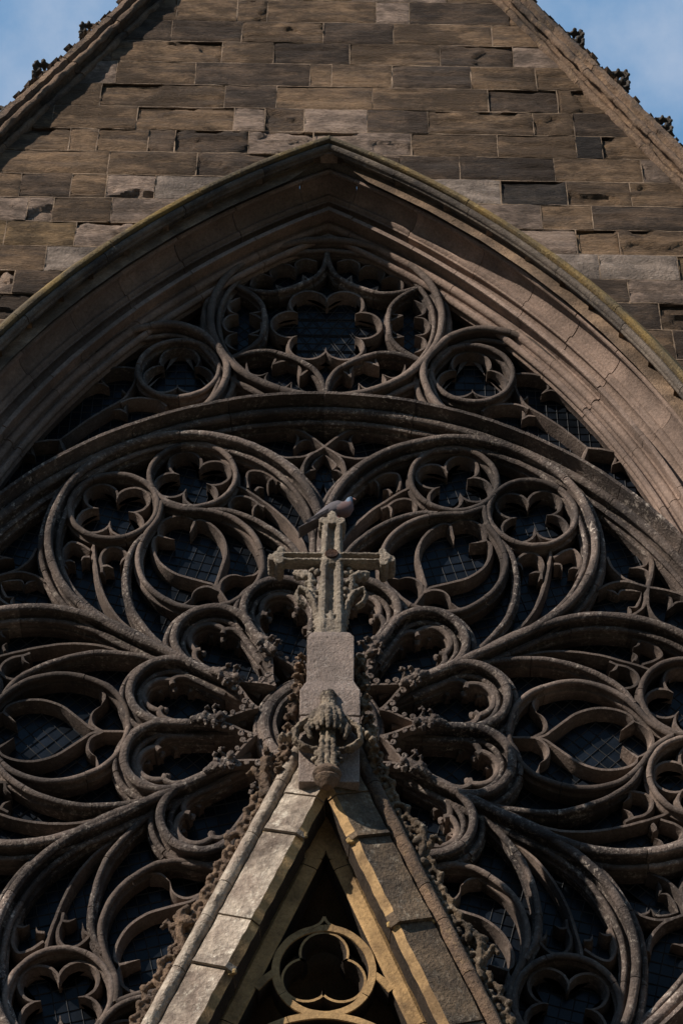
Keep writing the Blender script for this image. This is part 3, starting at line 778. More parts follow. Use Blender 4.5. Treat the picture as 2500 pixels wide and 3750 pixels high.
for i in range(-20, 20):
    for j in range(-20, 20):
        h = .080; lx = (i+.5)*h; lz = (j+.5)*h; rot = pi/4
        x = lx*cos(rot)-lz*sin(rot); z = lx*sin(rot)+lz*cos(rot)
        if .44 < hypot(x, z) < 1.03: cells.append((x, TZ+z, h, rot, 8))
def quad(c, V, Fc, shrink=.004, y=GY, rngt=.045):
    x, z, h, rot, _ = c; e = h/2-shrink; b = len(V)
    ta, tb = random.uniform(-rngt, rngt), random.uniform(-rngt, rngt)
    for sx_, sz_ in ((-1, -1), (1, -1), (1, 1), (-1, 1)):
        V.append((x+e*(sx_*cos(rot)-sz_*sin(rot)), y+sx_*ta*e+sz_*tb*e, z+e*(sx_*sin(rot)+sz_*cos(rot))))
    Fc.append((b, b+1, b+2, b+3))
cells.sort(key=lambda c: (0 if (c[4] < .36 and c[1] > 6.9 and abs(c[0]) < 2.9) else 1, c[4]))
glz = TO('leaded_glazing', None) if False else None
first = [c for c in cells if c[4] < .36 and c[1] > 6.9 and abs(c[0]) < 2.9][:290]
fs = set(id(c) for c in first)
for c in first:
    V, Fc = [], []; quad(c, V, Fc)
    TO('glass_pane', mesh('glass_pane', V, Fc, None), 'glass')
V, Fc = [], []
for i in range(-8, 8):
    for j in range(-8, 8):
        for kx in (0, 1):
            h = .105/sin(radians(60)); p0 = Vector(((i+.5*j)*h, j*.105)); tri_ = [(0, 0), (h, 0), (h/2, .105)] if kx == 0 else [(h, 0), (1.5*h, .105), (h/2, .105)]
            pts_ = [p0+Vector(t) for t in tri_]; c_ = sum(pts_, Vector((0, 0)))/3
            if c_.length > .5: continue
            b = len(V); ty = [random.uniform(-.0012, .0012) for _ in range(3)]
            for t, y_ in zip(pts_, ty): w_ = c_+(t-c_)*.94; V.append((w_.x, GY+y_, TZ+w_.y))
            Fc.append((b, b+1, b+2))
for c in cells:
    if id(c) not in fs: quad(c, V, Fc)
gp = TO('glass_panes', mesh('glass_panes', V, Fc, None), 'glass'); gp['kind'] = 'stuff'
V, Fc = [], []
for c in cells:
    x, z, h, rot, _ = c
    for (ux, uz) in ((cos(rot), sin(rot)), (-sin(rot), cos(rot))):
        ox, oz = x-uz*h/2, z+ux*h/2
        vx, vz = -uz, ux; b = len(V); w = .0045
        for f, g_, y in ((-.5, -1, GY-.001), (.5, -1, GY-.001), (.5, 0, GY-.009), (-.5, 0, GY-.009), (.5, 1, GY-.001), (-.5, 1, GY-.001)):
            V.append((ox+ux*h*f+vx*w*g_, y, oz+uz*h*f+vz*w*g_))
        Fc += [(b, b+1, b+2, b+3), (b+3, b+2, b+4, b+5)]
for fam in range(3):
    fa = radians(60*fam); ux, uz = cos(fa), sin(fa)
    for q in range(-4, 5):
        for dd in ((-.012, .012) if q % 2 == 0 else (0,)):
            off_ = q*.105+dd; L2 = .5*.5-off_*off_
            if L2 <= 0.01: continue
            e_ = sqrt(L2); ox, oz = -uz*off_, TZ+ux*off_; b = len(V); w = .0045
            for f, g_, y in ((-e_, -1, GY-.001), (e_, -1, GY-.001), (e_, 0, GY-.009), (-e_, 0, GY-.009), (e_, 1, GY-.001), (-e_, 1, GY-.001)):
                V.append((ox+ux*f-uz*w*g_, y, oz+uz*f+ux*w*g_))
            Fc += [(b, b+1, b+2, b+3), (b+3, b+2, b+4, b+5)]
lc = TO('lead_cames', mesh('lead_cames', V, Fc, None), 'lead'); lc['kind'] = 'stuff'
V = []; 
bk = [(-3.6, .33, 5.6), (3.6, .33, 5.6), (3.6, .33, 16), (-3.6, .33, 16)]
TO('glazing_backing', mesh('glazing_backing', bk, [(0, 1, 2, 3)], None), 'glass')

# ================================================================ RAKING COPINGS WITH CROCKETS
COP = [(-.05, -.50), (-.05, -.562), (-.035, -.588), (-.012, -.596), (.008, -.588), (.016, -.568), (.045, -.556), (.068, -.575), (.064, -.615), (.046, -.638), (.026, -.652), (.020, -.674), (.030, -.696), (.055, -.705), (.080, -.694), (.090, -.668), (.108, -.655), (.124, -.672), (.136, -.708), (.19, -.704), (.235, -.65), (.25, -.30), (-.05, -.30)]
ra = atan2(RS, 1)
def crocket_items(rng, s):
    it = []
    it += leaf_items((-.05, 0, 0), (-.2, 0, 1), (-1, 0, -.1), .15, 1.0, rng)
    it += leaf_items((.05, 0, 0), (.1, 0, 1), (-.7, 0, .25), .17, 1.0, rng)
    it += [('s', (0, 0, .02), (.11, .07, .035))]
    return it
crk_me = [lumps([q if q[0] != 't' else q for q in crocket_items(random.Random(i), 1)], .010, .010, 22, i, 'coping_crocket') for i in range(3)]
for s, lab in ((-1, 'left raking coping of the gable with blackened leafy crockets against the sky'), (1, 'right raking coping of the gable, sunlit brown stone with leafy crockets')):
    cp = thing('gable_coping', lab, 'coping', (s*rake_x(9.0), WY, 9.0), 'raking copings of the gable')
    iv = (-s*rake_x(9.0), -WY, -9.0)
    top = (0.0, RAPEX); bot = (s*rake_x(9.0), 9.0)
    # path runs so that the left-hand normal points up and out of the gable
    pts = [(bot[0]+(top[0]-bot[0])*i/60, bot[1]+(top[1]-bot[1])*i/60) for i in range(61)]
    pr = COP if s < 0 else [(-n, y) for n, y in COP]
    for q in cut(pts, .62, .007):
        V, Fc = [], []; sweep(V, Fc, resample(q, .06), pr, False, random.uniform(-.006, .006))
        V = [(x+noise.fractal(Vector((x*7, y*7, z*7)), .8, 2, 3)*.016, y+noise.fractal(Vector((x*8+5, y*9, z*8)), .8, 2, 3)*.014, z+noise.fractal(Vector((x*7, y*7+7, z*7)), .8, 2, 3)*.014) for x, y, z in V]
        O('coping_stone', mesh('coping_stone', V, Fc, 45), 'coping', cp, iv)
    tdir = Vector((top[0]-bot[0], 0, top[1]-bot[1])).normalized(); nrm = Vector((s*tdir.z, 0, abs(tdir.x)))
    for zc in (19.2, 18.05, 17.22, 16.55, 15.85, 15.15, 14.4, 13.7, 13.0, 12.3):
        for frac in (0,):
            base = Vector((s*rake_x(zc), -.60, zc))+nrm*.215
            o = O('crocket', crk_me[random.randrange(3)], 'crocket', cp)
            ex = -tdir if s < 0 else tdir*-1
            ex = Vector((s*abs(tdir.x)*1.0, 0, -abs(tdir.z))) if True else ex
            m3 = Matrix((( ex.x, 0, nrm.x), (0, 1, 0), (ex.z, 0, nrm.z)))
            sc_ = random.uniform(.9, 1.1)
            o.matrix_local = Matrix.Translation(base+Vector(iv)) @ Matrix(((ex.x*-sc_, 0, nrm.x*sc_, 0), (0, sc_, 0, 0), (ex.z*-sc_, 0, nrm.z*sc_, 0), (0, 0, 0, 1))) if False else Matrix.Translation(base+Vector(iv)) @ Matrix(((-ex.x*sc_, 0, nrm.x*sc_, 0), (0, sc_, 0, 0), (-ex.z*sc_, 0, nrm.z*sc_, 0), (0, 0, 0, 1)))
    # bead of small broken leaves along the top edge
    V, Fc = [], []
    for i in range(150):
        zc = 9.6+i*.075
        if zc > 20.6: break
        c = Vector((s*rake_x(zc), -.64+random.uniform(-.02, .02), zc))+nrm*random.uniform(.20, .235)
        r = random.uniform(.02, .055); b = len(V)
        for vx, vy, vz in ((1, 0, 0), (-1, 0, 0), (0, 1, 0), (0, -1, 0), (0, 0, 1), (0, 0, -1)):
            V.append((c.x+vx*r*1.3+random.uniform(-.008, .008), c.y+vy*r*1.6, c.z+vz*r+random.uniform(-.008, .008)))
        for f in ((0, 2, 4), (2, 1, 4), (1, 3, 4), (3, 0, 4), (2, 0, 5), (1, 2, 5), (3, 1, 5), (0, 3, 5)): Fc.append(tuple(b+q for q in f))
    e_ = O('worn_edge', mesh('worn_edge', V, Fc, 60), 'coping', cp, iv); e_['kind'] = 'stuff'

# ================================================================ PORCH GABLE IN FRONT OF THE WINDOW
GX, GAY = 0.07, -1.30
GS = math.tan(radians(67.3)); GAP = 7.98      # slope, apex of the front arris
gab = thing('porch_gable', 'steep stone porch gable with crocketed edges and openwork trefoil in front of window', 'gable', (GX, GAY, -1.6))
gi = (-GX, -GAY, 1.6)
def GO(name, me, m, p=None): return O(name, me, m, p or gab, gi if p is None else None)
def ga(s, d, n=0): # point at distance d down the slope, offset n outwards
    a = radians(67.3); return (GX+s*(d*cos(a)+n*sin(a)), GAP-d*sin(a)+n*cos(a))
FACE = [(0, 0), (.225, .085), (.238, .125), (.232, .165), (.205, .20), (.205, .50), (-.03, .50), (-.035, .24), (-.062, .215), (-.056, .035)]
ROLLP = [(.232+.0, .19), (.236, .15), (.243, .105), (.262, .076), (.29, .066), (.318, .078), (.335, .105), (.338, .135), (.326, .17), (.33, .50), (.21, .50), (.21, .21)]
BARP = [(-.070, .245), (-.148, .25), (-.162, .262), (-.165, .48), (-.04, .48), (-.045, .262)]
def prs(prof, s): return [(-n, y) for n, y in prof] if s > 0 else prof
# joint stations down the slope: (start, end); the face of each stone drifts outwards to a ledge at its foot
ST = {-1: [(-.30, .18), (.18, .50), (.50, 1.18), (1.18, 1.56), (1.56, 2.3), (2.3, 3.0), (3.0, 4.6)], 1: [(-.30, .16), (.16, .52), (.52, 1.20), (1.20, 1.95), (1.95, 2.7), (2.7, 4.6)]}
LEDGE = {-1: (.50, 1.56), 1: (.52, 1.20)}
for s in (-1, 1):
    for (d0, d1) in ST[s]:
        path = [ga(s, d0+.003+(d1-d0-.006)*i/30) for i in range(31)]
        path = list(reversed(path))           # run upwards: normal points out on the left side
        V, Fc = [], []
        tp = lambda t, d1=d1, s=s: (1.0, -.012*(1-t)-(0.018*max(0, 1-t*5) if d1 in LEDGE[s] else 0))
        sweep(V, Fc, path, prs(FACE, s), False, GAY, tp)
        V = [(x+noise.noise(Vector((x*14, y*14, z*14)))*.007, y+noise.noise(Vector((x*13+5, y*13, z*13)))*.008, z+noise.noise(Vector((x*15, y*13+9, z*15)))*.004) for x, y, z in V]
        me = mesh('coping_face', V, Fc, 40)
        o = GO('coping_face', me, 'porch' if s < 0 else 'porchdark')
        me.materials.append(M['ochre']); me.materials.append(M['recess_shade'])
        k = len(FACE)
        for p in me.polygons:               # inner arris keeps the ochre stone; the soffit's shade is painted dark
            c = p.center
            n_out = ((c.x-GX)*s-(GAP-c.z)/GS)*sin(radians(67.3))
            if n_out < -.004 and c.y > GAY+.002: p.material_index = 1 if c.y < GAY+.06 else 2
        if d1 in LEDGE[s]:
            it = []
            rg = random.Random(int(d1*100)+s)
            for i in range(16):
                f = i/15; x, z = ga(s, d1-.02+rg.uniform(-.015, .02), -.05+.27*f)
                it.append(('s', (x, GAY+(.03-.09*0) + (.085*max(0, f*1.2-.18)) - .012, z), (rg.uniform(.016, .028), rg.uniform(.012, .020), rg.uniform(.014, .026))))
            GO('lichen_ledge', lumps(it, .007, .008, 40, s+3, 'lichen_ledge'), 'crust')
    for (d0, d1) in [(-.42, .1), (.1, .55), (.55, .95), (.95, 1.22), (1.22, 1.62), (1.62, 2.2), (2.2, 2.9), (2.9, 4.6)]:
        path = list(reversed([ga(s, d0+.003+(d1-d0-.006)*i/16) for i in range(17)]))
        V, Fc = [], []; sweep(V, Fc, path, prs(ROLLP, s), False, GAY+random.uniform(-.004, .004))
        V = [(x+noise.noise(Vector((x*14, y*14, z*14)))*.005, y+noise.noise(Vector((x*13+5, y*13, z*13)))*.006, z) for x, y, z in V]
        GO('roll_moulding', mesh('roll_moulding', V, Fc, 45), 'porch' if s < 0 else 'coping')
    for (d0, d1) in [(.20, .53), (.536, 1.75), (1.756, 3.0), (3.006, 4.6)]:
        path = list(reversed([ga(s, d0+(d1-d0)*i/10) for i in range(11)]))
        V, Fc = [], []; sweep(V, Fc, path, prs(BARP, s), False, GAY)
        me = mesh('inner_order', V, Fc, 30)
        bm = bmesh.new(); bm.from_mesh(me)
        bmesh.ops.bisect_plane(bm, geom=bm.verts[:]+bm.edges[:]+bm.faces[:], plane_co=(GX+s*.001, 0, 0), plane_no=(-s, 0, 0), clear_outer=True)
        if len(bm.faces) > 3: bm.to_mesh(me); bm.free(); GO('inner_order', me, 'ochre')
        else: bm.free()
# plate closing the apex between the two inner bars, and the recessed tympanum
def tri(d0, d1, n, y):
    return [(ga(-1, d0, n)[0], y, ga(-1, d0, n)[1]), (ga(1, d0, n)[0], y, ga(1, d0, n)[1]), (ga(1, d1, n)[0], y, ga(1, d1, n)[1]), (ga(-1, d1, n)[0], y, ga(-1, d1, n)[1])]
ap = tri(.06, .50, -.04, GAY+.247)
apx = [(x, GAY+.247, z) for x, y, z in ap]+[(x, GAY+.47, z) for x, y, z in ap]
zb = 7.545
P_ = [(GX-.0, GAP-.14), (GX-.155, 7.505), (GX-.022, 7.505), (GX, 7.57), (GX+.022, 7.505), (GX+.155, 7.505)]
V = [(x, GAY+.247, z) for x, z in P_]+[(x, GAY+.46, z) for x, z in P_]
GO('apex_plate', mesh('apex_plate', V, [(0, 1, 2, 3, 4, 5), (6, 7, 8, 9, 10, 11)]+[(i, (i+1) % 6, 6+(i+1) % 6, 6+i) for i in range(6)], 20), 'ochre')
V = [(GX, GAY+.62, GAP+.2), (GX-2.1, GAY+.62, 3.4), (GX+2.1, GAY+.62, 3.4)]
GO('tympanum', mesh('tympanum', V, [(0, 1, 2)], None), mat('shade_panel', (.10, .058, .028), (.05, .03, .016), None, 0, None, scale=3, bump=.3, spec=.05))  # dark sheet, the opening's shade put into its colour
# back of the gable so it is solid from behind
V = [(GX, GAY+.66, GAP+.55), (GX-2.3, GAY+.66, 3.4), (GX+2.3, GAY+.66, 3.4)]
GO('gable_back', mesh('gable_back', V, [(0, 1, 2)], None), 'porchdark')
# openwork trefoil in a ring
TCX, TCZ, TRR = .068, 6.69, .305
RP = [(-.022, .0), (.022, .0), (.026, .01), (.026, .20), (-.026, .20), (-.026, .01)]
CP = [(-.008, .01), (.008, .01), (.012, .05), (.03, .11), (.03, .20), (-.03, .20), (-.03, .11), (-.012, .05)]
tring = GO('trefoil_tracery', bar([arc(TCX, TCZ, TRR, 90, 450, 64)], RP, 'trefoil_tracery', .55, .004, y0=GAY+.25), 'ochre')
V, Fc = [], []
for p in foil_paths(TCX, TCZ, 3, .125, .150, 90, .135): sweep(V, Fc, p, CP, False, GAY+.25)
O('trefoil_cusps', mesh('trefoil_cusps', V, Fc, 38), 'ochre', tring)
tip = cr([(TCX-.14, TCZ+.275), (TCX-.06, TCZ+.315), (TCX-.02, TCZ+.345), (TCX, TCZ+.385)], 5)
O('ring_point', bar([tip, [(2*TCX-x, z) for x, z in tip]], [(-.009, .0), (.009, .0), (.012, .20), (-.012, .20)], 'ring_point', y0=GAY+.25), 'ochre', tring)
O('lower_arch', bar([arc(TCX, TCZ-1.0, .69, 20, 160, 40), arc(TCX, TCZ-1.0, .60, 20, 160, 40)], RP, 'lower_arch', .5, .004, y0=GAY+.25), 'ochre', tring)
for s in (-1, 1):
    lo = [(TCX+s*.31, TCZ-.02), (TCX+s*.36, TCZ-.06), (TCX+s*.42, TCZ-.13)]
    O('side_web', bar([lo], RP, 'side_web', y0=GAY+.25), 'ochre', tring)

def shade_sides(me, yfront):  # faces set behind the front get the painted shade colour
    me.materials.append(M['recess_shade'])
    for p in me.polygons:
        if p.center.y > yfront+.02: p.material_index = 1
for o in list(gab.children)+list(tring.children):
    if o.name.split('.')[0] in ('inner_order', 'apex_plate', 'trefoil_tracery', 'trefoil_cusps', 'ring_point', 'lower_arch', 'side_web'): shade_sides(o.data, GAY+.25)

# crocketed edges: band of pierced leaves plus larger crockets
def leaf_band(s, rg):
    it = []
    d = -.40
    while d < 2.6:
        b = ga(s, d, .335); a = radians(67.3)
        tdn = Vector((s*cos(a), 0, -sin(a))); out = Vector((s*sin(a), 0, cos(a)))
        B = Vector((b[0], GAY+.17+rg.uniform(-.01, .01), b[1]))
        w = rg.uniform(.75, 1.15)
        p = [B, B+out*.035*w-tdn*.02, B+out*.075*w+tdn*.0, B+out*.095*w+tdn*.05, B+out*.075*w+tdn*.09, B+out*.04*w+tdn*.10]
        it.append(('t', p, [.016, .018, .020, .022, .018, .016], 1.6))
        it.append(('s', p[3]+Vector((0, -.02, 0)), (.024*w, .026, .024*w))); it.append(('s', B+out*.02+tdn*.11, (.02, .03, .02)))
        it.append(('s', p[2]+Vector((0, .02, 0))-tdn*.015, (.016, .02, .02)))
        it.append(('s', B+out*.03+tdn*.05, (.026, .035, .03)))
        d += rg.uniform(.095, .13)
    for i in range(24): it.append(('t', [(*ga(s, -.4+i*.125, .338)[:1], GAY+.18, ga(s, -.4+i*.125, .338)[1]), (ga(s, -.27+i*.125, .338)[0], GAY+.18, ga(s, -.27+i*.125, .338)[1])], [.026, .026]))
    return it
for s in (-1, 1):
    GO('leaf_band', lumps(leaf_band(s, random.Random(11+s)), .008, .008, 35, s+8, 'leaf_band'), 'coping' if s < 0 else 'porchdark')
def big_crocket(s, d, rg, h=.30):
    a = radians(67.3); b = ga(s, d, .33)
    tdn = Vector((s*cos(a), 0, -sin(a))); out = Vector((s*sin(a), 0, cos(a)))
    B = Vector((b[0], GAY+.16, b[1]))
    it = []
    up = Vector((0, 0, 1))
    it.append(('t', [B+tdn*.12, B+out*.06+tdn*.06, B+out*.10-tdn*.02, B+out*.13-tdn*.10, B+out*.10-tdn*.16], [.028, .030, .030, .034, .03], 1.8))
    it.append(('t', [B+tdn*.10+Vector((0, .05, 0)), B+out*.13+tdn*.02, B+out*.19-tdn*.02, B+out*.20+tdn*.04], [.02, .022, .022, .016], 1.6))
    for i in range(9):
        it.append(('s', B+out*rg.uniform(.05, .16)-tdn*rg.uniform(-.02, .17)+Vector((0, rg.uniform(-.06, .05), 0)), (rg.uniform(.022, .038), rg.uniform(.022, .04), rg.uniform(.02, .034))))
    it.append(('s', B+tdn*.14+out*.02, (.05, .06, .04)))
    return it
for s, d in ((-1, 1.34), (-1, .06), (-1, 2.3), (1, .62), (1, 1.5), (1, 2.35), (-1, 3.2)):
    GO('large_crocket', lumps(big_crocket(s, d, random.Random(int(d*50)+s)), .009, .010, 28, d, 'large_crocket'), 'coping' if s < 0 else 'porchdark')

# pedestal for the cross
def prism(z_half, y0, y1, cx=GX+.012):
    """stack of (z, half width) levels -> a chamfered block"""
    V, Fc = [], []
    for z, h in z_half:
        V += [(cx-h, y0-(h-.16)*.8, z), (cx+h, y0-(h-.16)*.8, z), (cx+h, y1+(h-.16)*.8, z), (cx-h, y1+(h-.16)*.8, z)]
    m = len(z_half)
    for i in range(m-1):
        for q in range(4): Fc.append((i*4+q, i*4+(q+1) % 4, (i+1)*4+(q+1) % 4, (i+1)*4+q))
    Fc.append((3, 2, 1, 0)); Fc.append(tuple((m-1)*4+q for q in range(4)))
    return V, Fc
ped_items = [('m', *prism([(8.44, .203), (8.652, .203), (8.752, .160), (9.145, .160), (9.185, .140), (9.215, .112), (9.222, .10)], GAY-.02, GAY+.32))]
GO('pedestal', lumps(ped_items, .006, .003, 34, 4, 'pedestal'), 'pedestal')
GO('pedestal_foot', lumps([('m', *prism([(7.9, .198), (8.43, .200)], GAY-.02, GAY+.32))], .01, .003, 30, 6, 'pedestal_foot'), 'pedestal')
# foliage at the pedestal's sides
for s in (-1, 1):
    it = []; rg = random.Random(21+s)
    for i in range(12):
        f = i/11; z = 9.0-.95*f; x = GX+.012+s*(.185+.12*f)
        it += [('s', (x+rg.uniform(-.02, .03)*s, GAY+.14+rg.uniform(-.05, .05), z), (rg.uniform(.03, .045), rg.uniform(.04, .06), rg.uniform(.035, .055)))]
        it += leaf_items((x-s*.03, GAY+.10, z-.02), (s*.1, -.1, 1), (s*1, -.35, -.2), .085, 1.0, rg)
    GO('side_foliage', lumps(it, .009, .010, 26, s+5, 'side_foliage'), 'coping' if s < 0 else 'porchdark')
# carved finial knob and leaf capital in front of the pedestal
it = []; rg = random.Random(5)
FC = Vector((GX+.0, GAY-.14, 0))
yc = GAY-.12
it.append(('t', [(GX, GAY-.05, 8.61), (GX, GAY-.07, 8.52), (GX, GAY-.09, 8.44), (GX, yc, 8.34)], [.058, .052, .056, .07]))
it.append(('s', (GX, GAY-.06, 8.595), (.062, .055, .022))); it.append(('s', (GX, GAY-.08, 8.47), (.070, .066, .024)))
for i in range(11):
    an = radians(180+36*i*.55-8); cs, sn = cos(an), sin(an); w = rg.uniform(.9, 1.12)
    it.append(('t', [(GX+.045*cs, yc+.045*sn, 8.43), (GX+.092*cs*w, yc+.085*sn*w, 8.37), (GX+.122*cs*w, yc+.11*sn*w, 8.29), (GX+.112*cs*w, yc+.105*sn*w, 8.215+rg.uniform(-.02, .02))], [.026, .026, .022, .012]))
    it.append(('s', (GX+.118*cs*w, yc+.108*sn*w-.006, 8.31), (.016, .016, .030)))
for dx in (-.045, 0, .045): it.append(('t', [(GX+dx*.6, yc-.02, 8.32), (GX+dx*.8, yc-.045, 8.15), (GX+dx, yc-.03, 7.94)], [.024, .018, .020]))
it.append(('t', [(GX, yc+.05, 8.35), (GX, yc+.05, 7.93)], [.05, .045]))
for s_ in (-1, 1):
    it.append(('t', [(GX+s_*.05, yc+.03, 8.36), (GX+s_*.13, yc, 8.335), (GX+s_*.205, yc-.005, 8.26), (GX+s_*.215, yc, 8.175), (GX+s_*.16, yc+.0, 8.12), (GX+s_*.09, yc, 8.10)], [.026, .026, .024, .022, .020, .016], 2.4))
    it.append(('t', [(GX+s_*.10, yc-.03, 8.32), (GX+s_*.135, yc-.05, 8.24), (GX+s_*.11, yc-.055, 8.16)], [.022, .024, .012], 1.4))
    for z, dx, r in ((8.06, .062, .026), (8.02, .088, .020), (7.985, .060, .022), (8.10, .075, .022)): it.append(('s', (GX+s_*dx, yc-.01, z), (r, r*1.2, r)))
    for i in range(5): it.append(('s', (GX+s_*(.17+.03*i+rg.uniform(-.01, .01)), GAY-.02, 8.36-.025*i+rg.uniform(-.015, .015)), (.026, .05, .024)))
GO('leaf_capital', lumps(it, .006, .007, 42, 9, 'leaf_capital'), 'capital')
V, Fc = [], []
prof = [(.035, 7.80), (.055, 7.82), (.078, 7.845), (.086, 7.862), (.080, 7.876), (.092, 7.888), (.097, 7.905), (.088, 7.925), (.06, 7.945), (.05, 7.96)]
for r, z in prof:
    for q in range(16): V.append((GX+r*cos(2*pi*q/16), GAY-.13+r*sin(2*pi*q/16), z))
for i in range(len(prof)-1):
    for q in range(16): Fc.append((i*16+q, i*16+(q+1) % 16, (i+1)*16+(q+1) % 16, (i+1)*16+q))
Fc.append(tuple(range(15, -1, -1)))
GO('corbel_ring', mesh('corbel_ring', V, Fc, 35), 'coping')

# ================================================================ STONE CROSS
CX, CY = GX+.009, GAY+.015
crs = thing('stone_cross', 'weathered stone cross with rusty roundel standing on the porch gable', 'cross', (CX, CY, 9.2))
civ = (-CX, -CY, -9.2)
def arm(p0, p1, w0, w1, depth=.19, y=CY):
    """straight arm with a sunk groove between two ridges on the front"""
    a, b = Vector(p0), Vector(p1); t = (b-a).normalized(); n = Vector((-t.y, t.x))
    V, Fc = [], []
    pr = [(-1, .030), (-.74, .0), (-.46, .002), (-.22, .050), (.22, .050), (.46, .002), (.74, 0), (1, .030), (1, depth-.03), (.7, depth), (-.7, depth), (-1, depth-.03)]
    for p, w in ((a, w0), (b, w1)):
        for q, yy in pr: c = p+n*q*w; V.append((c.x, y+yy, c.y))
    k = len(pr)
    for q in range(k): Fc.append((q, (q+1) % k, k+(q+1) % k, k+q))
    Fc.append(tuple(range(k-1, -1, -1))); Fc.append(tuple(range(k, 2*k)))
    return ('m', V, Fc)
it = [arm((CX, 9.205), (CX, 9.40), .100, .094), arm((CX, 9.39), (CX, 10.25), .094, .072), arm((CX-.37, 9.914), (CX+.005, 9.916), .044, .048, .12), arm((CX-.005, 9.916), (CX+.375, 9.920), .048, .044, .12)]
it.append(('s', (CX, CY+.04, 9.915), (.085, .045, .075)))
# plug low in the shaft's groove
it.append(('b', (CX, CY+.06, 9.27), (.07, .05, .07))); it.append(('s', (CX, CY+.02, 9.36), (.022, .02, .05))); it.append(('s', (CX-.022, CY+.02, 9.375), (.024, .016, .014))); it.append(('s', (CX+.022, CY+.02, 9.375), (.024, .016, .014))); it.append(('s', (CX, CY+.018, 9.405), (.016, .014, .018)))
# arm ends: three-lobed caps running back
def lobe_y(x, z, r, y0, y1): return ('t', [(x, y0, z), (x, (y0+y1)/2, z), (x, y1, z)], [r*.92, r, r*.92])
for s in (-1, 1):
    x = CX+s*.365
    it += [lobe_y(x, 9.975, .030, CY-.004, CY+.19), lobe_y(x+s*.010, 9.868, .034, CY+.0, CY+.20), lobe_y(x+s*.062, 9.905, .036, CY+.01, CY+.20), lobe_y(x+s*.02, 9.92, .044, CY-.004, CY+.19)]
    it += [lobe_y(CX+s*.066, 10.262, .034, CY+.0, CY+.19)]
it += [lobe_y(CX-.003, 10.318, .036, CY-.004, CY+.19), lobe_y(CX, 10.27, .05, CY-.004, CY+.19), ('s', (CX-.003, CY+.05, 10.352), (.024, .05, .020))]
GOc = lambda n, me, m: O(n, me, m, crs, civ)
GOc('cross_body', lumps(it, .0075, .005, 38, 2, 'cross_body'), 'cross')
V, Fc = [], []
for r, y in ((.050, CY-.004), (.045, CY-.016), (.040, CY-.012), (.0, CY-.0115)):
    for q in range(20): V.append((CX-.001+r*cos(2*pi*q/20), y+random.uniform(-.002, .002), 9.931+r*.86*sin(2*pi*q/20)))
for i in range(3):
    for q in range(20): Fc.append((i*20+q, i*20+(q+1) % 20, (i+1)*20+(q+1) % 20, (i+1)*20+q))
GOc('roundel', mesh('roundel', V, Fc, 30), 'rust')
for s in (-1, 1):
    rg = random.Random(31+s); it = []
    X = lambda dx: CX+s*dx
    it.append(('t', [(X(.085), CY+.09, 9.24), (X(.09), CY+.09, 9.40), (X(.12), CY+.07, 9.52), (X(.17), CY+.05, 9.60), (X(.225), CY+.04, 9.63), (X(.245), CY+.06, 9.59), (X(.225), CY+.07, 9.53), (X(.175), CY+.08, 9.50)], [.022, .026, .026, .024, .022, .020, .018, .016], 2.2))
    it.append(('t', [(X(.10), CY+.08, 9.52), (X(.15), CY+.05, 9.66), (X(.145), CY+.04, 9.74), (X(.19), CY+.06, 9.78), (X(.26), CY+.09, 9.80)], [.02, .024, .024, .03, .03], 1.6))
    for (dx, z, r) in ((.10, 9.62, .03), (.12, 9.70, .032), (.10, 9.78, .034), (.14, 9.82, .036), (.19, 9.75, .034), (.17, 9.69, .03), (.095, 9.56, .024), (.23, 9.77, .03), (.125, 9.85, .03)):
        it.append(('s', (X(dx), CY+.06+rg.uniform(-.03, .03), z), (r*.8, r, r*.7)))
    for i in range(5): it.append(('s', (X(.10+.004*i), CY+.09, 9.27+.05*i), (.022, .03, .016)))
    GOc('cross_leaf', lumps(it, .007, .006, 40, s+6, 'cross_leaf'), 'cross')

# ================================================================ WOOD PIGEON
PY = CY+.10
pg = thing('pigeon', 'grey wood pigeon with pinkish breast perched on top of the stone cross', 'pigeon', (CX, PY, 10.37))
piv = (-CX, -PY, -10.37)
# body axis from the tail root to the crown; (x, z, half width y, half height)
rings = [(-.125, 10.335, .018, .012), (-.09, 10.36, .032, .022), (-.05, 10.39, .046, .038), (-.01, 10.418, .058, .054), (.03, 10.44, .064, .064), (.065, 10.452, .064, .070), (.092, 10.466, .058, .068), (.110, 10.49, .046, .054), (.118, 10.515, .034, .038), (.122, 10.538, .027, .028), (.128, 10.556, .025, .023), (.137, 10.568, .021, .017), (.148, 10.570, .012, .010)]
def loft(rings, n=18):
    V, Fc = [], []
    m = len(rings)
    for i, (x, z, hy, hz) in enumerate(rings):
        a = Vector(rings[max(0, i-1)][:2]); b = Vector(rings[min(m-1, i+1)][:2]); t = (b-a).normalized(); nn = Vector((-t.y, t.x))
        for q in range(n):
            an = 2*pi*q/n; V.append((CX+x+nn.x*hz*sin(an), PY+hy*cos(an), z+nn.y*hz*sin(an)))
    for i in range(m-1):
        for q in range(n): Fc.append((i*n+q, i*n+(q+1) % n, (i+1)*n+(q+1) % n, (i+1)*n+q))
    Fc.append(tuple(reversed(range(n)))); Fc.append(tuple((m-1)*n+q for q in range(n)))
    return V, Fc
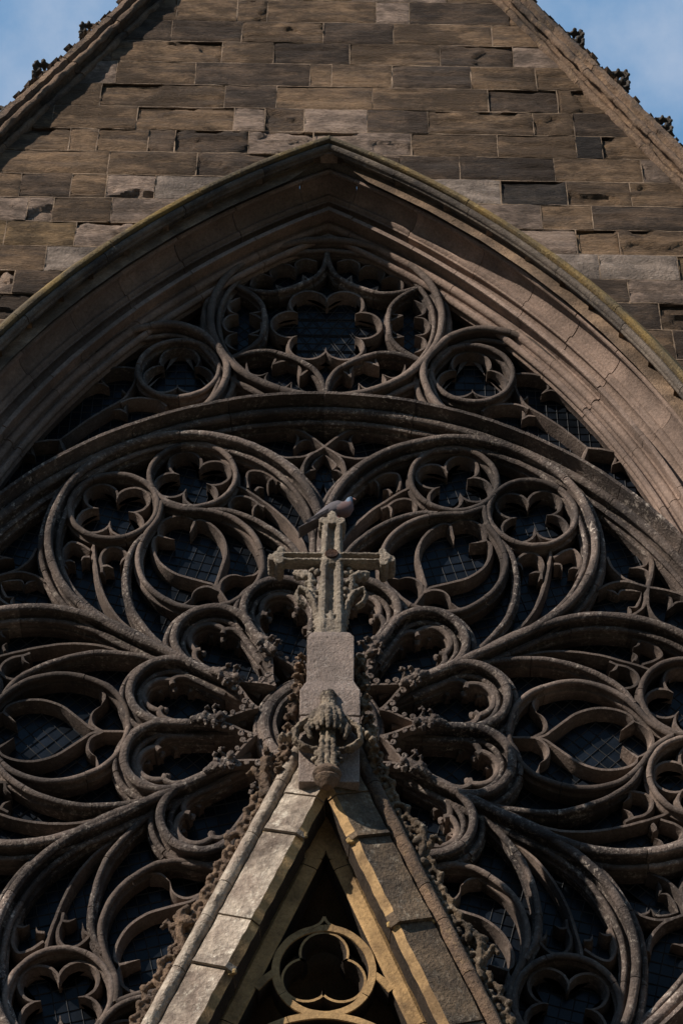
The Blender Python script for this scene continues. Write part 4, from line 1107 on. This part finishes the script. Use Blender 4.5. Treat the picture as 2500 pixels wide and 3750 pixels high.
def feather(name, stops, scale=70):
    """plumage colour by place on the bird (its own colouring)"""
    m = bpy.data.materials.new(name); m.use_nodes = True; t = m.node_tree; b = t.nodes['Principled BSDF']; b.inputs['Roughness'].default_value = .8; b.inputs['Specular IOR Level'].default_value = .2
    at = t.nodes.new('ShaderNodeAttribute'); at.attribute_name = 'plumage'
    n = t.nodes.new('ShaderNodeTexNoise'); n.inputs['Scale'].default_value = scale; mr = t.nodes.new('ShaderNodeMapRange'); mr.inputs[3].default_value = .75; mr.inputs[4].default_value = 1.25
    h = t.nodes.new('ShaderNodeHueSaturation'); t.links.new(n.outputs['Fac'], mr.inputs[0]); t.links.new(mr.outputs[0], h.inputs['Value']); t.links.new(at.outputs['Color'], h.inputs['Color']); t.links.new(h.outputs[0], b.inputs['Base Color'])
    return m
M['plumage'] = feather('plumage', None)
V, Fc = loft(rings)
bme = mesh('pigeon_body', V, Fc, 80)
ca = bme.color_attributes.new('plumage', 'FLOAT_COLOR', 'POINT')
for i, v in enumerate(bme.vertices):
    x, z = v.co.x-CX, v.co.z
    if x > .098 and z > 10.515: c = (.13, .18, .24)
    elif x+(z-10.45)*-.45 > .045: c = (.15, .095, .088)
    else: c = (.14, .122, .122)
    ca.data[i].color = (*c, 1)
O('body', bme, 'plumage', pg, piv)
def plain(name, col, rough=.7):
    m = mat(name, col, tuple(q*.75 for q in col), None, 0, None, rough=rough, scale=30, bump=.15, fine=120); return m
M['wing'] = plain('wing_feathers', (.115, .102, .107)); M['tailm'] = plain('tail_feathers', (.085, .076, .078)); M['beak'] = plain('beak', (.42, .22, .17), .5); M['eye'] = plain('eye', (.02, .02, .02), .2); M['leg'] = plain('pigeon_leg', (.32, .12, .12))
# tail: overlapping feathers
V, Fc = [], []
for i in range(7):
    o_ = (i-3)*.012; b = len(V); zoff = -abs(i-3)*.002
    for (x, z, w, th) in ((-.08, 10.352, .012, .006), (-.15, 10.302, .014, .005), (-.225, 10.242, .016, .003), (-.245, 10.226, .011, .002)):
        for sy, st in ((-1, -1), (1, -1), (1, 1), (-1, 1)): V.append((CX+x, PY+o_*(1+abs(x)*2)+sy*w*.6, z+zoff+st*th))
    for k in range(3):
        for q in range(4): Fc.append((b+k*4+q, b+k*4+(q+1) % 4, b+(k+1)*4+(q+1) % 4, b+(k+1)*4+q))
    Fc += [(b+3, b+2, b+1, b), (b+12, b+13, b+14, b+15)]
O('tail', mesh('tail', V, Fc, 30), 'tailm', pg, piv)
# folded wings
for s in (-1, 1):
    V, Fc = [], []; n = 12
    wr = [(.075, 10.475, .020, .030), (.055, 10.468, .036, .046), (.015, 10.445, .042, .050), (-.035, 10.412, .036, .042), (-.09, 10.37, .024, .030), (-.145, 10.325, .013, .018), (-.19, 10.288, .004, .006)]
    for i, (x, z, hy, hz) in enumerate(wr):
        a = Vector(wr[max(0, i-1)][:2]); c = Vector(wr[min(len(wr)-1, i+1)][:2]); t = (c-a).normalized(); nn = Vector((-t.y, t.x))
        base = .040 if i < 4 else .034-.006*(i-4)
        for q in range(n):
            an = 2*pi*q/n; V.append((CX+x+nn.x*hz*sin(an), PY+s*(base+hy*.62*cos(an)), z+nn.y*hz*sin(an)))
    for i in range(len(wr)-1):
        for q in range(n): Fc.append((i*n+q, i*n+(q+1) % n, (i+1)*n+(q+1) % n, (i+1)*n+q))
    Fc += [tuple(reversed(range(n))), tuple((len(wr)-1)*n+q for q in range(n))]
    wg = O('wing', mesh('wing', V, Fc, 60), 'wing', pg, piv)
    V, Fc = [], []
    for i in range(4):
        b = len(V)
        for (x, z, w) in ((-.02-.01*i, 10.418-.016*i, .006), (-.11-.012*i, 10.352-.012*i, .007), (-.20+.006*i, 10.285-.004*i, .003)):
            for sy, sz in ((0, -1), (1, 0), (0, 1), (-1, 0)): V.append((CX+x, PY+s*(.060-.010*abs(x)*10*.2)+sy*.004, z+sz*w))
        for k in range(2):
            for q in range(4): Fc.append((b+k*4+q, b+k*4+(q+1) % 4, b+(k+1)*4+(q+1) % 4, b+(k+1)*4+q))
    O('flight_feathers', mesh('flight_feathers', V, Fc, 40), 'tailm', wg)
    ey = bmesh.new(); bmesh.ops.create_icosphere(ey, subdivisions=1, radius=.0042); em = bpy.data.meshes.new('eye'); ey.to_mesh(em); ey.free()
    O('eye', em, 'eye', pg, (.130, s*.0235, 10.562-10.37))
    bm = bmesh.new(); tube(bm, [(CX+.03, PY+s*.025, 10.40), (CX+.028, PY+s*.025, 10.36)], [.008, .006]); tube(bm, [(CX+.01, PY+s*.025, 10.358), (CX+.05, PY+s*.025, 10.356)], [.005, .004]); lm = bpy.data.meshes.new('leg'); bm.to_mesh(lm); bm.free()
    O('leg', lm, 'leg', pg, piv)
bm = bmesh.new(); tube(bm, [(CX+.144, PY, 10.570), (CX+.156, PY, 10.568), (CX+.168, PY, 10.562), (CX+.174, PY, 10.556)], [.0085, .0075, .0055, .002]); km = bpy.data.meshes.new('beak'); bm.to_mesh(km); bm.free()
for p in km.polygons: p.use_smooth = True
O('beak', km, 'beak', pg, piv)
